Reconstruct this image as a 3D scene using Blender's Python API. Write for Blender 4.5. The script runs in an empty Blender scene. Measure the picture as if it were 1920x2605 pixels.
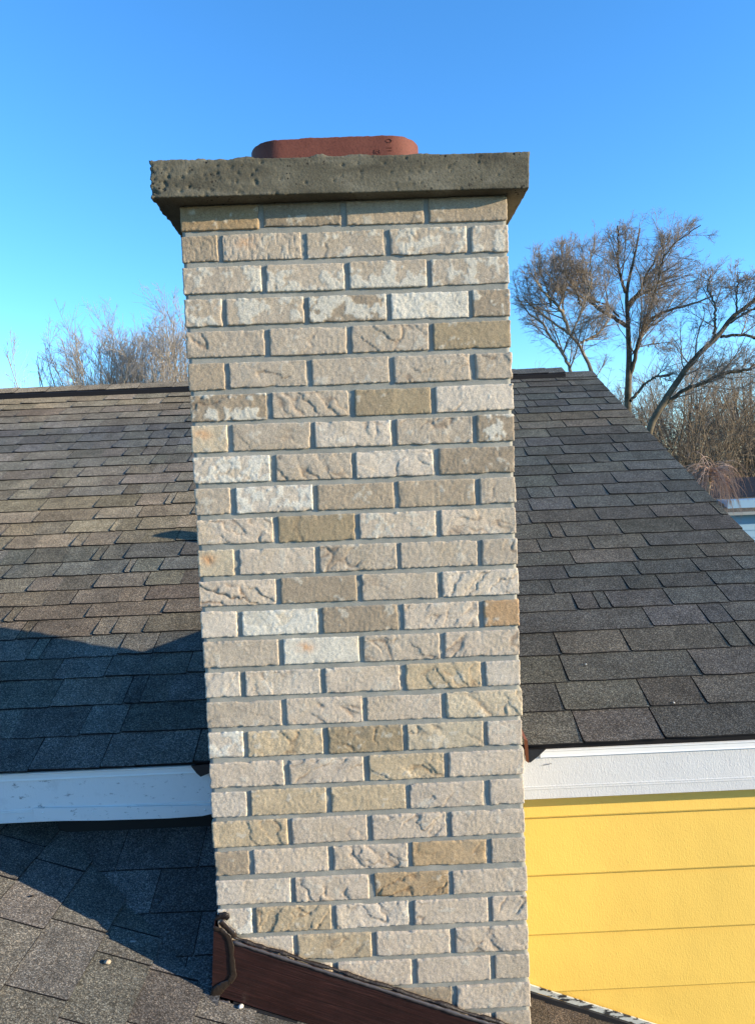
import bpy, math, random
import numpy as np
from mathutils import Matrix, Vector
rnd = random.Random(7)
rng = np.random.default_rng(11)
SC = bpy.context.scene
COL = SC.collection

# ------------------------------------------------------------------ camera, sky, sun, exposure
YAW, PITCH, ROLL, DIST, CAMX, FPX = 0.0135, 0.0527, 0.0393, 1.7722, 0.029, 1806.0
def cam_axes():
    cy, sy, cp, sp, cr, sr = math.cos(YAW), math.sin(YAW), math.cos(PITCH), math.sin(PITCH), math.cos(ROLL), math.sin(ROLL)
    fwd = np.array([sy, cy, 0]); right = np.array([cy, -sy, 0]); up = np.array([0, 0, 1.])
    f2 = cp*fwd - sp*up; u2 = sp*fwd + cp*up
    return cr*right - sr*u2, sr*right + cr*u2, f2
cr_, cu_, cf_ = cam_axes()
cam = bpy.data.cameras.new('camera'); cam_o = bpy.data.objects.new('camera', cam); COL.objects.link(cam_o)
cam_o.matrix_world = Matrix(((cr_[0], cu_[0], -cf_[0], CAMX), (cr_[1], cu_[1], -cf_[1], -DIST), (cr_[2], cu_[2], -cf_[2], 0), (0, 0, 0, 1)))
cam.sensor_fit = 'HORIZONTAL'; cam.sensor_width = 36.0; cam.lens = FPX/1920*36
cam.clip_start = 0.05; cam.clip_end = 3000
SC.camera = cam_o

SUN_AZ, SUN_EL = math.radians(16.4), math.radians(13.0)      # azimuth: degrees in front of the chimney face, from the right
to_sun = Vector((math.cos(SUN_EL)*math.cos(SUN_AZ), -math.cos(SUN_EL)*math.sin(SUN_AZ), math.sin(SUN_EL)))
W = bpy.data.worlds.new('World'); SC.world = W; W.use_nodes = True
nt = W.node_tree; nt.nodes.clear()
sky = nt.nodes.new('ShaderNodeTexSky'); sky.sky_type = 'NISHITA'; sky.sun_disc = False
sky.sun_elevation = SUN_EL; sky.sun_rotation = math.atan2(to_sun.x, to_sun.y)
sky.altitude = 0; sky.air_density = 1.0; sky.dust_density = 0.0; sky.ozone_density = 5.0
hsv = nt.nodes.new('ShaderNodeHueSaturation'); hsv.inputs['Saturation'].default_value = 1.10; hsv.inputs['Hue'].default_value = 0.5
bg = nt.nodes.new('ShaderNodeBackground'); bg.inputs['Strength'].default_value = 0.15
wo = nt.nodes.new('ShaderNodeOutputWorld')
nt.links.new(sky.outputs[0], hsv.inputs['Color']); nt.links.new(hsv.outputs[0], bg.inputs[0]); nt.links.new(bg.outputs[0], wo.inputs[0])
sl = bpy.data.lights.new('sun', 'SUN'); sl.energy = 3.65; sl.angle = math.radians(0.5); sl.color = (1.0, 0.83, 0.59)
so = bpy.data.objects.new('sun', sl); COL.objects.link(so)
so.rotation_euler = to_sun.to_track_quat('Z', 'Y').to_euler(); so.location = (6, -4, 6)
SC.view_settings.view_transform = 'Standard'; SC.view_settings.look = 'None'
SC.view_settings.gamma = 1.0; SC.view_settings.use_curve_mapping = False; SC.view_settings.exposure = 1.5
SC.cycles.use_denoising = True
SC.cycles.max_bounces = 6

# ------------------------------------------------------------------ helpers
def tag(o, label=None, cat=None, group=None, kind=None):
    if label: o['label'] = label
    if cat: o['category'] = cat
    if group: o['group'] = group
    if kind: o['kind'] = kind
    return o
def empty(name, loc=(0, 0, 0)):
    o = bpy.data.objects.new(name, None); COL.objects.link(o); o.location = loc; o.empty_display_size = .1
    return o
def link(name, me, parent=None):
    o = bpy.data.objects.new(name, me); COL.objects.link(o)
    if parent is not None:
        o.parent = parent
        o.matrix_parent_inverse = Matrix.Translation(world_loc(parent)).inverted()
    return o
def world_loc(o):
    v = Vector(o.location)
    return v
def quads_mesh(name, V, F, mat, smooth=True, col=None):
    """V (n,3) floats, F (m,4) ints."""
    V = np.ascontiguousarray(V, dtype=np.float32); F = np.ascontiguousarray(F, dtype=np.int32)
    me = bpy.data.meshes.new(name)
    me.vertices.add(len(V)); me.vertices.foreach_set('co', V.ravel())
    m = len(F); me.loops.add(m*4); me.loops.foreach_set('vertex_index', F.ravel())
    me.polygons.add(m); me.polygons.foreach_set('loop_start', np.arange(0, m*4, 4, dtype=np.int32))
    me.polygons.foreach_set('use_smooth', np.full(m, smooth, dtype=bool))
    me.update(calc_edges=True)
    for x in (mat if isinstance(mat, (list, tuple)) else [mat]): me.materials.append(x)
    if col is not None:
        a = me.color_attributes.new('Col', 'FLOAT_COLOR', 'POINT')
        c4 = np.ones((len(V), 4), dtype=np.float32); c4[:, :3] = col
        a.data.foreach_set('color', c4.ravel())
    return me
def poly_mesh(name, V, F, mats, idx=None, smooth=False):
    me = bpy.data.meshes.new(name); me.from_pydata([tuple(v) for v in V], [], F)
    for x in (mats if isinstance(mats, (list, tuple)) else [mats]): me.materials.append(x)
    if idx: me.polygons.foreach_set('material_index', idx)
    if smooth: me.polygons.foreach_set('use_smooth', [True]*len(me.polygons))
    me.update(); return me
def box_vf(x0, x1, y0, y1, z0, z1):
    V = [(x, y, z) for x in (x0, x1) for y in (y0, y1) for z in (z0, z1)]
    F = [(0, 1, 3, 2), (4, 6, 7, 5), (0, 4, 5, 1), (2, 3, 7, 6), (0, 2, 6, 4), (1, 5, 7, 3)]
    return V, F
def box(name, b, mat, parent=None, bevel=0.0):
    V, F = box_vf(*b); o = link(name, poly_mesh(name, V, F, mat), parent)
    if bevel:
        md = o.modifiers.new('bevel', 'BEVEL'); md.width = bevel; md.segments = 2
    return o
def prism(name, pts, axis, a0, a1, mat, parent=None, smooth=False):
    """extrude a polygon: axis 'x' (pts are y,z), 'y' (pts are x,z), 'z' (pts are x,y)."""
    def P(p, a):
        return {'x': (a, p[0], p[1]), 'y': (p[0], a, p[1]), 'z': (p[0], p[1], a)}[axis]
    n = len(pts); V = [P(p, a0) for p in pts] + [P(p, a1) for p in pts]
    F = [tuple(range(n))[::-1], tuple(range(n, 2*n))] + [(i, (i+1) % n, n+(i+1) % n, n+i) for i in range(n)]
    me = poly_mesh(name, V, F, mat)
    import bmesh
    bm = bmesh.new(); bm.from_mesh(me); bmesh.ops.recalc_face_normals(bm, faces=bm.faces); bm.to_mesh(me); bm.free()
    return link(name, me, parent)
# --- value noise
def vnoise(P, scale, seed=0):
    Q = np.asarray(P, dtype=np.float64)*scale + seed*17.13
    I = np.floor(Q).astype(np.int64); Fr = Q - I; Fr = Fr*Fr*(3-2*Fr)
    def h(i, j, k):
        x = (i*374761393 + j*668265263 + k*2147483647 + seed*144269504) & 0xffffffff
        x = ((x ^ (x >> 13))*1274126177) & 0xffffffff
        x = ((x ^ (x >> 16))*2246822519) & 0xffffffff
        return ((x ^ (x >> 15)) & 0xffff)/65535.0
    i, j, k = I[:, 0], I[:, 1], I[:, 2]; u, v, w = Fr[:, 0], Fr[:, 1], Fr[:, 2]
    def L(a, b, t): return a + (b-a)*t
    return L(L(L(h(i, j, k), h(i+1, j, k), u), L(h(i, j+1, k), h(i+1, j+1, k), u), v),
             L(L(h(i, j, k+1), h(i+1, j, k+1), u), L(h(i, j+1, k+1), h(i+1, j+1, k+1), u), v), w)*2-1
def fbm(P, scale, oct=3, seed=0, gain=.5):
    s = 0; a = 1; t = 0
    for o in range(oct):
        s = s + a*vnoise(P, scale*2**o, seed+o*7); t += a; a *= gain
    return s/t
_bg = {}
def boxgrid(nx, ny, nz):
    if (nx, ny, nz) in _bg: return _bg[(nx, ny, nz)]
    Q = []
    def face(f, na, nb):
        a, b = np.meshgrid(np.arange(na), np.arange(nb), indexing='ij'); a = a.ravel(); b = b.ravel()
        Q.append(np.stack([f(a, b), f(a+1, b), f(a+1, b+1), f(a, b+1)], 1))
    def z(a, c): return np.full_like(a, c)
    face(lambda a, b: np.stack([a, z(a, 0), b], 1), nx, nz)
    face(lambda a, b: np.stack([b, z(a, ny), a], 1), nz, nx)
    face(lambda a, b: np.stack([z(a, 0), b, a], 1), nz, ny)
    face(lambda a, b: np.stack([z(a, nx), a, b], 1), ny, nz)
    face(lambda a, b: np.stack([b, a, z(a, 0)], 1), ny, nx)
    face(lambda a, b: np.stack([a, b, z(a, nz)], 1), nx, ny)
    Q = np.concatenate(Q); e = (Q[..., 0]*1000+Q[..., 1])*1000+Q[..., 2]
    un, inv = np.unique(e.ravel(), return_inverse=True)
    I = np.stack([un//1000000, (un//1000) % 1000, un % 1000], 1).astype(float)
    _bg[(nx, ny, nz)] = (I, inv.reshape(-1, 4)); return _bg[(nx, ny, nz)]
def tubes(P, R, sides=4):
    """P (B,n,3), R (B,n) -> verts, quads"""
    B, n, _ = P.shape
    T = np.gradient(P, axis=1); T /= np.linalg.norm(T, axis=2, keepdims=True)+1e-9
    ref = np.zeros_like(T); ref[..., 0] = 1; m = np.abs(T[..., 0]) > .8; ref[m] = (0, 1, 0)
    U = np.cross(T, ref); U /= np.linalg.norm(U, axis=2, keepdims=True)+1e-9; Vv = np.cross(T, U)
    a = np.arange(sides)*2*np.pi/sides
    ring = P[:, :, None, :] + R[:, :, None, None]*(U[:, :, None, :]*np.cos(a)[None, None, :, None]+Vv[:, :, None, :]*np.sin(a)[None, None, :, None])
    V = ring.reshape(-1, 3)
    b, i, s = np.meshgrid(np.arange(B), np.arange(n-1), np.arange(sides), indexing='ij')
    b = b.ravel(); i = i.ravel(); s = s.ravel(); base = (b*n+i)*sides; s2 = (s+1) % sides
    F = np.stack([base+s, base+s2, base+sides+s2, base+sides+s], 1)
    return V, F
class Geo:
    def __init__(s): s.V = []; s.F = []; s.n = 0
    def add(s, V, F): s.V.append(V); s.F.append(F+s.n); s.n += len(V)
    def mesh(s, name, mat, smooth=True): return quads_mesh(name, np.concatenate(s.V), np.concatenate(s.F), mat, smooth)

# ------------------------------------------------------------------ materials
def mat(name, base=(.5, .5, .5), rough=.9, spec=.3, metal=0.0):
    m = bpy.data.materials.new(name); m.use_nodes = True; t = m.node_tree
    b = t.nodes['Principled BSDF']; b.inputs['Base Color'].default_value = (*base, 1); b.inputs['Roughness'].default_value = rough
    b.inputs['Specular IOR Level'].default_value = spec; b.inputs['Metallic'].default_value = metal
    return m, t, b
def N(t, typ, **kw):
    n = t.nodes.new(typ)
    for k, v in kw.items():
        if k in n.inputs: n.inputs[k].default_value = v
        else: setattr(n, k, v)
    return n
def pos(t): return N(t, 'ShaderNodeNewGeometry').outputs['Position']
def noise(t, vec, scale, detail=2, rough=.5, dist=0):
    n = N(t, 'ShaderNodeTexNoise', Scale=scale, Detail=detail, Roughness=rough, Distortion=dist); t.links.new(vec, n.inputs['Vector']); return n.outputs['Fac']
def ramp(t, fac, stops):
    r = N(t, 'ShaderNodeValToRGB'); t.links.new(fac, r.inputs['Fac']); e = r.color_ramp.elements
    while len(e) < len(stops): e.new(.5)
    for x, (p, c) in zip(e, stops): x.position = p; x.color = (*c, 1) if len(c) == 3 else c
    return r.outputs['Color']
def mix(t, a, b, fac, mode='MIX'):
    n = N(t, 'ShaderNodeMix', data_type='RGBA', blend_type=mode)
    for s, v in ((n.inputs[6], a), (n.inputs[7], b)):
        if isinstance(v, tuple): s.default_value = (*v, 1)
        else: t.links.new(v, s)
    if isinstance(fac, (int, float)): n.inputs[0].default_value = fac
    else: t.links.new(fac, n.inputs[0])
    return n.outputs[2]
def math_(t, op, a, b):
    n = N(t, 'ShaderNodeMath', operation=op)
    for s, v in ((n.inputs[0], a), (n.inputs[1], b)):
        if isinstance(v, (int, float)): s.default_value = v
        else: t.links.new(v, s)
    return n.outputs[0]
def bump(t, b, h, strength, dist, chain=None):
    n = N(t, 'ShaderNodeBump', Strength=strength, Distance=dist); t.links.new(h, n.inputs['Height'])
    if chain: t.links.new(chain, n.inputs['Normal'])
    t.links.new(n.outputs[0], b.inputs['Normal']); return n.outputs[0]
def mapping(t, vec, scale=(1, 1, 1), rot=(0, 0, 0)):
    n = N(t, 'ShaderNodeMapping'); n.inputs['Scale'].default_value = scale; n.inputs['Rotation'].default_value = rot; t.links.new(vec, n.inputs['Vector']); return n.outputs[0]
L_ = lambda t, a, b: t.links.new(a, b)
GREY = lambda v: (v, v, v)

# brick
M_BRICK, t, b = mat('brick_clay', rough=.95, spec=.15); p = pos(t)
at = N(t, 'ShaderNodeAttribute', attribute_name='Col').outputs['Color']
fine = ramp(t, noise(t, p, 420, 3, .7), [(.28, GREY(.60)), (.5, GREY(.98)), (.72, GREY(1.28))])
c = mix(t, at, fine, 1.0, 'MULTIPLY'); L_(t, c, b.inputs['Base Color'])
g1 = bump(t, b, noise(t, p, 700, 2, .6), .6, .0012); bump(t, b, noise(t, p, 260, 3, .65), .42, .002, g1)
# mortar
M_MORTAR, t, b = mat('mortar', rough=.9, spec=.2); p = pos(t)
c = mix(t, ramp(t, noise(t, p, 9, 5, .65), [(.28, (.20, .20, .175)), (.5, (.265, .265, .232)), (.72, (.36, .345, .295))]), ramp(t, noise(t, p, 500, 2), [(.3, GREY(.85)), (.7, GREY(1.1))]), 1, 'MULTIPLY')
L_(t, c, b.inputs['Base Color']); bump(t, b, noise(t, p, 350, 3, .6), .35, .0015)
# concrete
M_CONC, t, b = mat('cast_concrete', rough=.92, spec=.2); p = pos(t)
c = ramp(t, noise(t, mapping(t, p, (6, 6, 18)), 1, 5, .62, .6), [(.3, (.068, .062, .044)), (.5, (.112, .103, .073)), (.72, (.175, .163, .122))])
c = mix(t, c, ramp(t, noise(t, p, 260, 3, .7), [(.3, GREY(.75)), (.5, GREY(1)), (.75, GREY(1.22))]), 1, 'MULTIPLY')
vo = N(t, 'ShaderNodeTexVoronoi', Scale=95.0, Randomness=1.0); L_(t, p, vo.inputs['Vector'])
patch = ramp(t, noise(t, p, 13, 3, .6), [(.46, GREY(0)), (.6, GREY(1))])
sz = math_(t, 'MULTIPLY', noise(t, p, 60, 1), .5)
pit = math_(t, 'MULTIPLY', math_(t, 'LESS_THAN', vo.outputs['Distance'], sz), patch)
pit = math_(t, 'MULTIPLY', pit, math_(t, 'GREATER_THAN', noise(t, p, 48, 0), .53))
c = mix(t, c, (.018, .017, .015), pit); L_(t, c, b.inputs['Base Color'])
h = math_(t, 'SUBTRACT', noise(t, p, 150, 4, .65), math_(t, 'MULTIPLY', pit, 1.2)); bump(t, b, h, .55, .003)
# clay flue
M_FLUE, t, b = mat('terracotta', rough=.75, spec=.25); p = pos(t)
c = mix(t, ramp(t, noise(t, p, 9, 4, .6), [(.3, (.115, .036, .024)), (.7, (.165, .056, .038))]), ramp(t, noise(t, p, 220, 3, .7), [(.28, GREY(.6)), (.45, GREY(1)), (.8, GREY(1.15))]), 1, 'MULTIPLY')
L_(t, c, b.inputs['Base Color']); bump(t, b, noise(t, p, 160, 4, .6), .35, .002)
M_STAMP, t, b = mat('stamp_recess', (.075, .022, .015), .9)
# shingles
def shingle_mat(name, useobj=True, base=(.1, .1, .1)):
    m, t, b = mat(name, rough=.95, spec=.12); p = pos(t)
    b.inputs['Diffuse Roughness'].default_value = 1.0
    if useobj: src = N(t, 'ShaderNodeObjectInfo').outputs['Color']
    else:
        src = ramp(t, noise(t, p, 5, 3, .6), [(.3, tuple(x*.8 for x in base)), (.7, tuple(x*1.2 for x in base))])
    v = N(t, 'ShaderNodeTexVoronoi', Scale=400.0); L_(t, p, v.inputs['Vector'])
    sp = N(t, 'ShaderNodeSeparateColor'); L_(t, v.outputs['Color'], sp.inputs[0])
    gran = ramp(t, sp.outputs[0], [(0, GREY(.35)), (.45, GREY(.75)), (.8, GREY(1.35)), (.93, (2.0, 1.95, 1.85)), (1, (2.7, 2.65, 2.5))])
    tint = ramp(t, sp.outputs[1], [(0, (1.07, .98, .90)), (.5, (1, 1, 1)), (1, (.92, .99, 1.08))])
    big = ramp(t, noise(t, p, 11, 4, .65), [(.3, GREY(.74)), (.5, GREY(1.0)), (.7, GREY(1.24))])
    c = mix(t, mix(t, mix(t, src, gran, 1, 'MULTIPLY'), tint, 1, 'MULTIPLY'), big, 1, 'MULTIPLY')
    L_(t, c, b.inputs['Base Color'])
    g1 = bump(t, b, sp.outputs[2], .45, .0012); bump(t, b, noise(t, p, 35, 3, .6), .35, .004, g1)
    return m
M_SH = shingle_mat('asphalt_shingle'); M_SHF = shingle_mat('asphalt_shingle_field', False, (.095, .09, .083))
M_ASPH, t, b = mat('asphalt_edge', (.012, .012, .014), .9, .2)
M_BLACK, t, b = mat('black_rubber', (.012, .013, .016), .45, .5); bump(t, b, noise(t, pos(t), 60, 3), .3, .004)
# white aluminium, stucco embossed
def embossed(name, base, rough, sc, strength, dirt=0.0):
    m, t, b = mat(name, base, rough, .4); p = pos(t)
    mp = mapping(t, p, (sc, sc, sc*.45), (0, .5, 0))
    n1 = noise(t, mp, 1, 2, .55, 1.2); g = bump(t, b, n1, strength, .0024); bump(t, b, noise(t, p, 6, 2), .12, .02, g)
    c = ramp(t, noise(t, p, 3.5, 3, .6), [(.3, tuple(x*.93 for x in base)), (.7, base)])
    if dirt:
        d = ramp(t, noise(t, mapping(t, p, (1, 1, 2.2)), 30, 5, .75), [(.60, GREY(0)), (.68, GREY(dirt))])
        c = mix(t, c, (.16, .16, .15), d)
        d2 = ramp(t, noise(t, p, 5, 5, .8), [(.55, GREY(0)), (.75, GREY(dirt*.6))])
        c = mix(t, c, tuple(x*.55 for x in base), d2)
    L_(t, c, b.inputs['Base Color']); return m
M_WHITE = embossed('white_embossed_aluminium', (.62, .62, .60), .5, 210, .55)
M_WHITED = embossed('white_weathered_aluminium', (.74, .74, .72), .5, 210, .35, .8)
M_TRIM, t, b = mat('white_smooth_trim', (.76, .76, .73), .35, .5); bump(t, b, noise(t, pos(t), 12, 2), .15, .01)
M_SIDE = embossed('yellow_embossed_siding', (.82, .54, .11), .5, 230, .34)
# brown coil flashing with wood-grain emboss
M_BROWN, t, b = mat('brown_woodgrain_metal', rough=.42, spec=.45)
tc = N(t, 'ShaderNodeTexCoord').outputs['Object']
g = noise(t, mapping(t, tc, (5, 5, 210)), 1, 4, .55, 1.6)
c = mix(t, ramp(t, g, [(.3, (.012, .005, .0045)), (.55, (.027, .0095, .008)), (.75, (.052, .021, .017))]), ramp(t, noise(t, tc, 12, 4, .7), [(.4, GREY(.85)), (.7, GREY(1.25))]), 1, 'MULTIPLY')
L_(t, c, b.inputs['Base Color']); bump(t, b, g, .4, .002)
M_SEAL, t, b = mat('brown_sealant', (.026, .018, .013), .38, .45); bump(t, b, noise(t, pos(t), 90, 3), .5, .003)
M_SEALG, t, b = mat('grey_sealant', (.06, .052, .05), .35, .5); bump(t, b, noise(t, pos(t), 70, 3), .5, .003)
M_TAR, t, b = mat('tar', (.016, .011, .009), .5, .4); bump(t, b, noise(t, pos(t), 300, 3), .8, .002)
M_BRFL, t, b = mat('brown_flat_flashing', (.13, .045, .02), .5, .3)
M_GALV, t, b = mat('grey_metal', (.28, .28, .27), .4, .5, .6)
M_CHIP, t, b = mat('chipped_white_paint', rough=.6)
c = ramp(t, noise(t, mapping(t, pos(t), (18, 18, 60)), 1, 3, .6), [(.42, (.03, .03, .03)), (.46, (.42, .43, .39)), (.7, (.55, .57, .52))]); L_(t, c, b.inputs['Base Color'])
def bark(name, a, bcol):
    m, t, b = mat(name, rough=.9, spec=.1); p = pos(t)
    L_(t, ramp(t, noise(t, p, 2.2, 5, .7), [(.35, a), (.65, bcol)]), b.inputs['Base Color']); return m
M_BARK_OAK = bark('oak_bark', (.05, .042, .03), (.15, .125, .085))
M_TWIG_OAK = bark('oak_twigs', (.155, .13, .105), (.30, .255, .205))
M_BARK_PALE = bark('pale_bark', (.17, .14, .10), (.36, .31, .23))
M_TWIG_PALE = bark('pale_twigs', (.28, .25, .215), (.44, .39, .33))
M_BARK_BG = bark('wood_bark', (.09, .072, .052), (.22, .18, .13))
M_TWIG_WEEP = bark('weeping_twigs', (.30, .20, .15), (.46, .33, .25))
M_GRASS, t, b = mat('winter_grass', rough=1.0, spec=.1)
L_(t, ramp(t, noise(t, pos(t), .12, 6, .65), [(.3, (.055, .055, .028)), (.55, (.11, .095, .055)), (.75, (.16, .135, .09))]), b.inputs['Base Color'])
M_STONE, t, b = mat('pale_stone', (.40, .33, .24), .9, .2); bump(t, b, noise(t, pos(t), 200, 3), .8, .004)
M_NB_SHADED = shingle_mat('neighbour_shaded_shingles', False, (.022, .026, .034))  # upper slope: tree shade is put into the shingle colour
M_NB_SUNLIT = shingle_mat('neighbour_sunlit_shingles', False, (.15, .12, .085))  # eave strip of the same roof, sunlight put into the colour
M_NB_WALL, t, b = mat('neighbour_blue_siding', (.20, .34, .46), .6, .3)
M_GLASS, t, b = mat('dark_window_glass', (.02, .025, .03), .08, .6)
M_DARK, t, b = mat('under_eave_shade', (.03, .028, .026), .9, .2)  # near-black colour standing for the shade under the left eave

# ------------------------------------------------------------------ the ground
GZ = -5.4
me = poly_mesh('ground', [(-900, -700, GZ), (900, -700, GZ), (900, 1500, GZ), (-900, 1500, GZ)], [(0, 1, 2, 3)], M_GRASS)
tag(link('ground', me), 'dry winter lawn around the houses', kind='structure')

# ------------------------------------------------------------------ the chimney
HW, CD, CH = .4016, .397, .0774
chim = empty('chimney', (0, .2, -1.8))
tag(chim, 'tall pale clinker brick chimney with grey mortar, concrete crown and red clay flue', 'chimney')
PAL = {'W': (.535, .475, .39), 'V': (.57, .54, .455), 'G': (.425, .365, .285), 'P': (.50, .428, .338), 'T': (.40, .295, .175),
       'O': (.325, .262, .168), 'D': (.325, .268, .195), 'B': (.41, .275, .155), 'Y': (.50, .43, .31), 'L': (.46, .375, .25)}
# one entry per brick of the front face, left to right, top row first: tone, then c = creased, w = white patches low, h = patches all over, o = orange flake, s = scored
ROWS = ['T- D- D+ D+', 'Ds Gso Gh Gh Gh', 'Gh Gw Gw Gh', 'Gh Gh Dh Vh Dh', 'Gc G Gc O', 'D+ Gc G Gc Gc', 'Dhc Gc Oc Wc', 'Yo G Wc Gc Dh',
        'Wh Gc Wc D', 'G Wh D+ D+ G', 'Pc O Ph Pc', 'Yo P Gc G Gc', 'Pcc D G Wc', 'W Vw D Pc B', 'G Vo Gc Pc', 'W Wc P Lc W', 'G Pc P Yc',
        'Wh Lc Oc Yc P', 'P Pc Lc P', 'W L L Pc P', 'Lc P Pc P', 'D+ P Pc T+ G', 'W Pc Tc P', 'Wh Lc Wc Pc Pc', 'W Lc P Pc', 'W P P P G',
        'P Gc D P', 'G P G P G', 'P G P G', 'G P G P G']
def make_brick(w, h, depth, code, seed, res, front_only_rough=True):
    r = np.random.default_rng(seed)
    nx = max(6, int(w/res)); nz = max(5, int(h/res)); ny = max(4, int(depth/max(res*2, .009)))
    I, F = boxgrid(nx, ny, nz)
    P = np.stack([(I[:, 0]/nx-.5)*w, I[:, 1]/ny*depth, (I[:, 2]/nz-.5)*h], 1)
    rr = .0030
    lo = np.array([-w/2+rr, rr, -h/2+rr]); hi = np.array([w/2-rr, depth, h/2-rr])
    C = np.clip(P, lo, hi); D = P-C; ln = np.linalg.norm(D, axis=1, keepdims=True); Nn = D/np.maximum(ln, 1e-6)
    P = C + Nn*rr
    off = np.array([seed*.731 % 50, seed*.317 % 50, seed*.173 % 50]); Q = P+off
    ex = np.minimum(w/2-np.abs(P[:, 0]), h/2-np.abs(P[:, 2]))
    edge = np.exp(-np.maximum(ex, 0)/.005)
    d = fbm(Q, 30, 2, 1)*.0005 + fbm(Q, 190, 2, 5)*.0009 + edge*fbm(Q, 120, 3, 9, .7)*.0026 - .0003*edge - np.exp(-np.maximum(ex, 0)/.003)*np.clip(vnoise(Q, 42, 77)-.38, 0, 1)*.010
    d += (r.random()-.5)*.0016
    x, z = P[:, 0], P[:, 2]; front = P[:, 1] < rr*1.2
    cr = np.zeros(len(P))
    amt = .9 if 'cc' in code else .58 if 'c' in code else (.3 if r.random() < .4 else 0)
    if amt:
        a = r.choice([-1, 1])*r.uniform(.3, 1.0); ca_, sa_ = math.cos(a), math.sin(a)
        U = x*ca_+z*sa_; Vx = -x*sa_+z*ca_; wx = fbm(Q, 60, 3, 41)*.010; wz = fbm(Q, 60, 3, 43)*.010
        for q, (su, sv, wd) in enumerate(((10, 30, .055), (16, 50, .065))[:2 if 'c' in code else 1]):
            R3 = np.stack([(U+wx)*su/30, np.zeros_like(U), (Vx+wz)*sv/30], 1)+off+q*3.3
            v = vnoise(R3, 30, 51+q); mk = np.clip((vnoise(Q, 17, 61+q)-.10+amt*.28)*3.2, 0, 1)*np.clip(ex/.004, 0, 1)
            gg = np.exp(-(v/wd)**2)*mk
            d -= front*gg*(.0034 if q == 0 else .0022)*amt
            d += front*np.tanh(v*7)*mk*.0013*amt
            cr = np.maximum(cr, gg*front*amt)
    if 's' in code: d += front*np.where(np.abs(np.sin(x*520+vnoise(Q, 40, 3)*2)) < .25, -.0012, 0)
    # colour
    base = np.array(PAL[code[0]])*np.array((1.02, 1.0, .97))*r.uniform(.95, 1.05)
    if '+' in code: base = base*1.12
    if '-' in code: base = base*.85
    colr = base[None, :]*(1+.16*fbm(Q, 26, 3, 3)+.14*fbm(Q, 190, 2, 4))[:, None]
    warm = np.clip(fbm(Q, 15, 3, 12)*1.6, 0, 1)[:, None]; colr = colr*(1-warm*.5)+warm*.5*np.array((.50, .40, .27))*base.mean()/.42
    n = fbm(Q, 38, 4, 21, .62)
    if 'w' in code: m = np.clip((n-.05+(-z/h)*.55+.12)*9, 0, 1)
    elif 'h' in code: m = np.clip((n-.02)*8, 0, 1)
    else: m = np.clip((n-.30)*6, 0, .55)
    wc = np.array((.62, .585, .49)) if code[0] in 'VW' else np.array((.55, .51, .415))
    colr = colr*(1-m[:, None])+wc*m[:, None]; d += front*m*.0007
    if 'o' in code:
        g = np.exp(-(((x+w*.2)/.022)**2+((z-h*.15)/.013)**2))*np.clip(.7+fbm(Q, 90, 2, 2), 0, 1)
        colr = colr*(1-g[:, None]*.8)+np.array((.62, .33, .15))*g[:, None]*.8
    colr = colr*(1-.62*cr[:, None]*np.array((.85, 1, 1.1)))
    dirt = (edge*np.clip(.35+fbm(Q, 60, 2, 8), 0, 1)*.38)[:, None]; colr = colr*(1-dirt)+np.array((.25, .235, .2))*dirt
    P = P + Nn*d[:, None]
    ra = r.normal()*.005; P[:, 0], P[:, 2] = P[:, 0]-ra*P[:, 2], P[:, 2]+ra*P[:, 0]
    F = F[~(I[F][:, :, 1] == ny).all(1)]
    return P, F, np.clip(colr, .02, .8)
def put_brick(cx, cz, w, h, depth, code, seed, side, res, yface=None):
    P, F, c = make_brick(w, h, depth, code, seed, res)
    if side == 'front': P = np.stack([P[:, 0]+cx, P[:, 1], P[:, 2]+cz], 1)
    elif side == 'back': P = np.stack([-P[:, 0]+cx, CD-P[:, 1], P[:, 2]+cz], 1)
    elif side == 'right': P = np.stack([HW-P[:, 1], P[:, 0]+cx, P[:, 2]+cz], 1)
    else: P = np.stack([-HW+P[:, 1], -P[:, 0]+cx, P[:, 2]+cz], 1)
    P[:, 0] += 0
    return link('brick', quads_mesh('brick', P-np.array((0, .2, -1.8)), F, M_BRICK, True, c), chim)
def fix(o):     # children of the chimney are built in its local frame
    o.matrix_parent_inverse = Matrix.Identity(4); return o
seed = 100
for k, row in enumerate(ROWS, 1):
    codes = row.split(); zb = .6895-CH*k; h = .0665; cz = zb+h/2
    if k == 1: h = .0590; cz = zb+h/2
    cz += rnd.uniform(-.0007, .0007)
    A = k % 2 == 1
    if A:
        xs = [(-HW+.0968+.2032*i, .1925, .0937) for i in range(4)]
    else:
        xs = [(-HW+.0462, .0918, .1937)]+[(-.2032+.2032*i, .1925, .0937) for i in range(3)]+[(HW-.0462, .0918, .1937)]
    for i, (cx, w, dp) in enumerate(xs):
        seed += 1
        w2 = w+rnd.uniform(-.003, .002)
        fix(put_brick(cx+rnd.uniform(-.0012, .0012), cz+rnd.uniform(-.0008, .0008), w2, h+rnd.uniform(-.0025, .0012), dp, codes[i], seed, 'front', .0026))
    roof_here = zb+h < -.78
    gen = ['G', 'P', 'W', 'L', 'D', 'Gc', 'Pc', 'Wh', 'Gh']
    side_y = [(.1985, .187)] if A else [(.297, .1937)]
    for s in ('left', 'right'):
        for (cy, w) in side_y:
            seed += 1
            if A: fix(put_brick(cy, cz, w, h, .09, rnd.choice(gen), seed, s, .0075))
    if not roof_here:
        for (cx, w, dp) in xs:
            seed += 1; fix(put_brick(cx, cz, w, h, (.0937 if A else .19), rnd.choice(gen), seed, 'back', .011))
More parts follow.
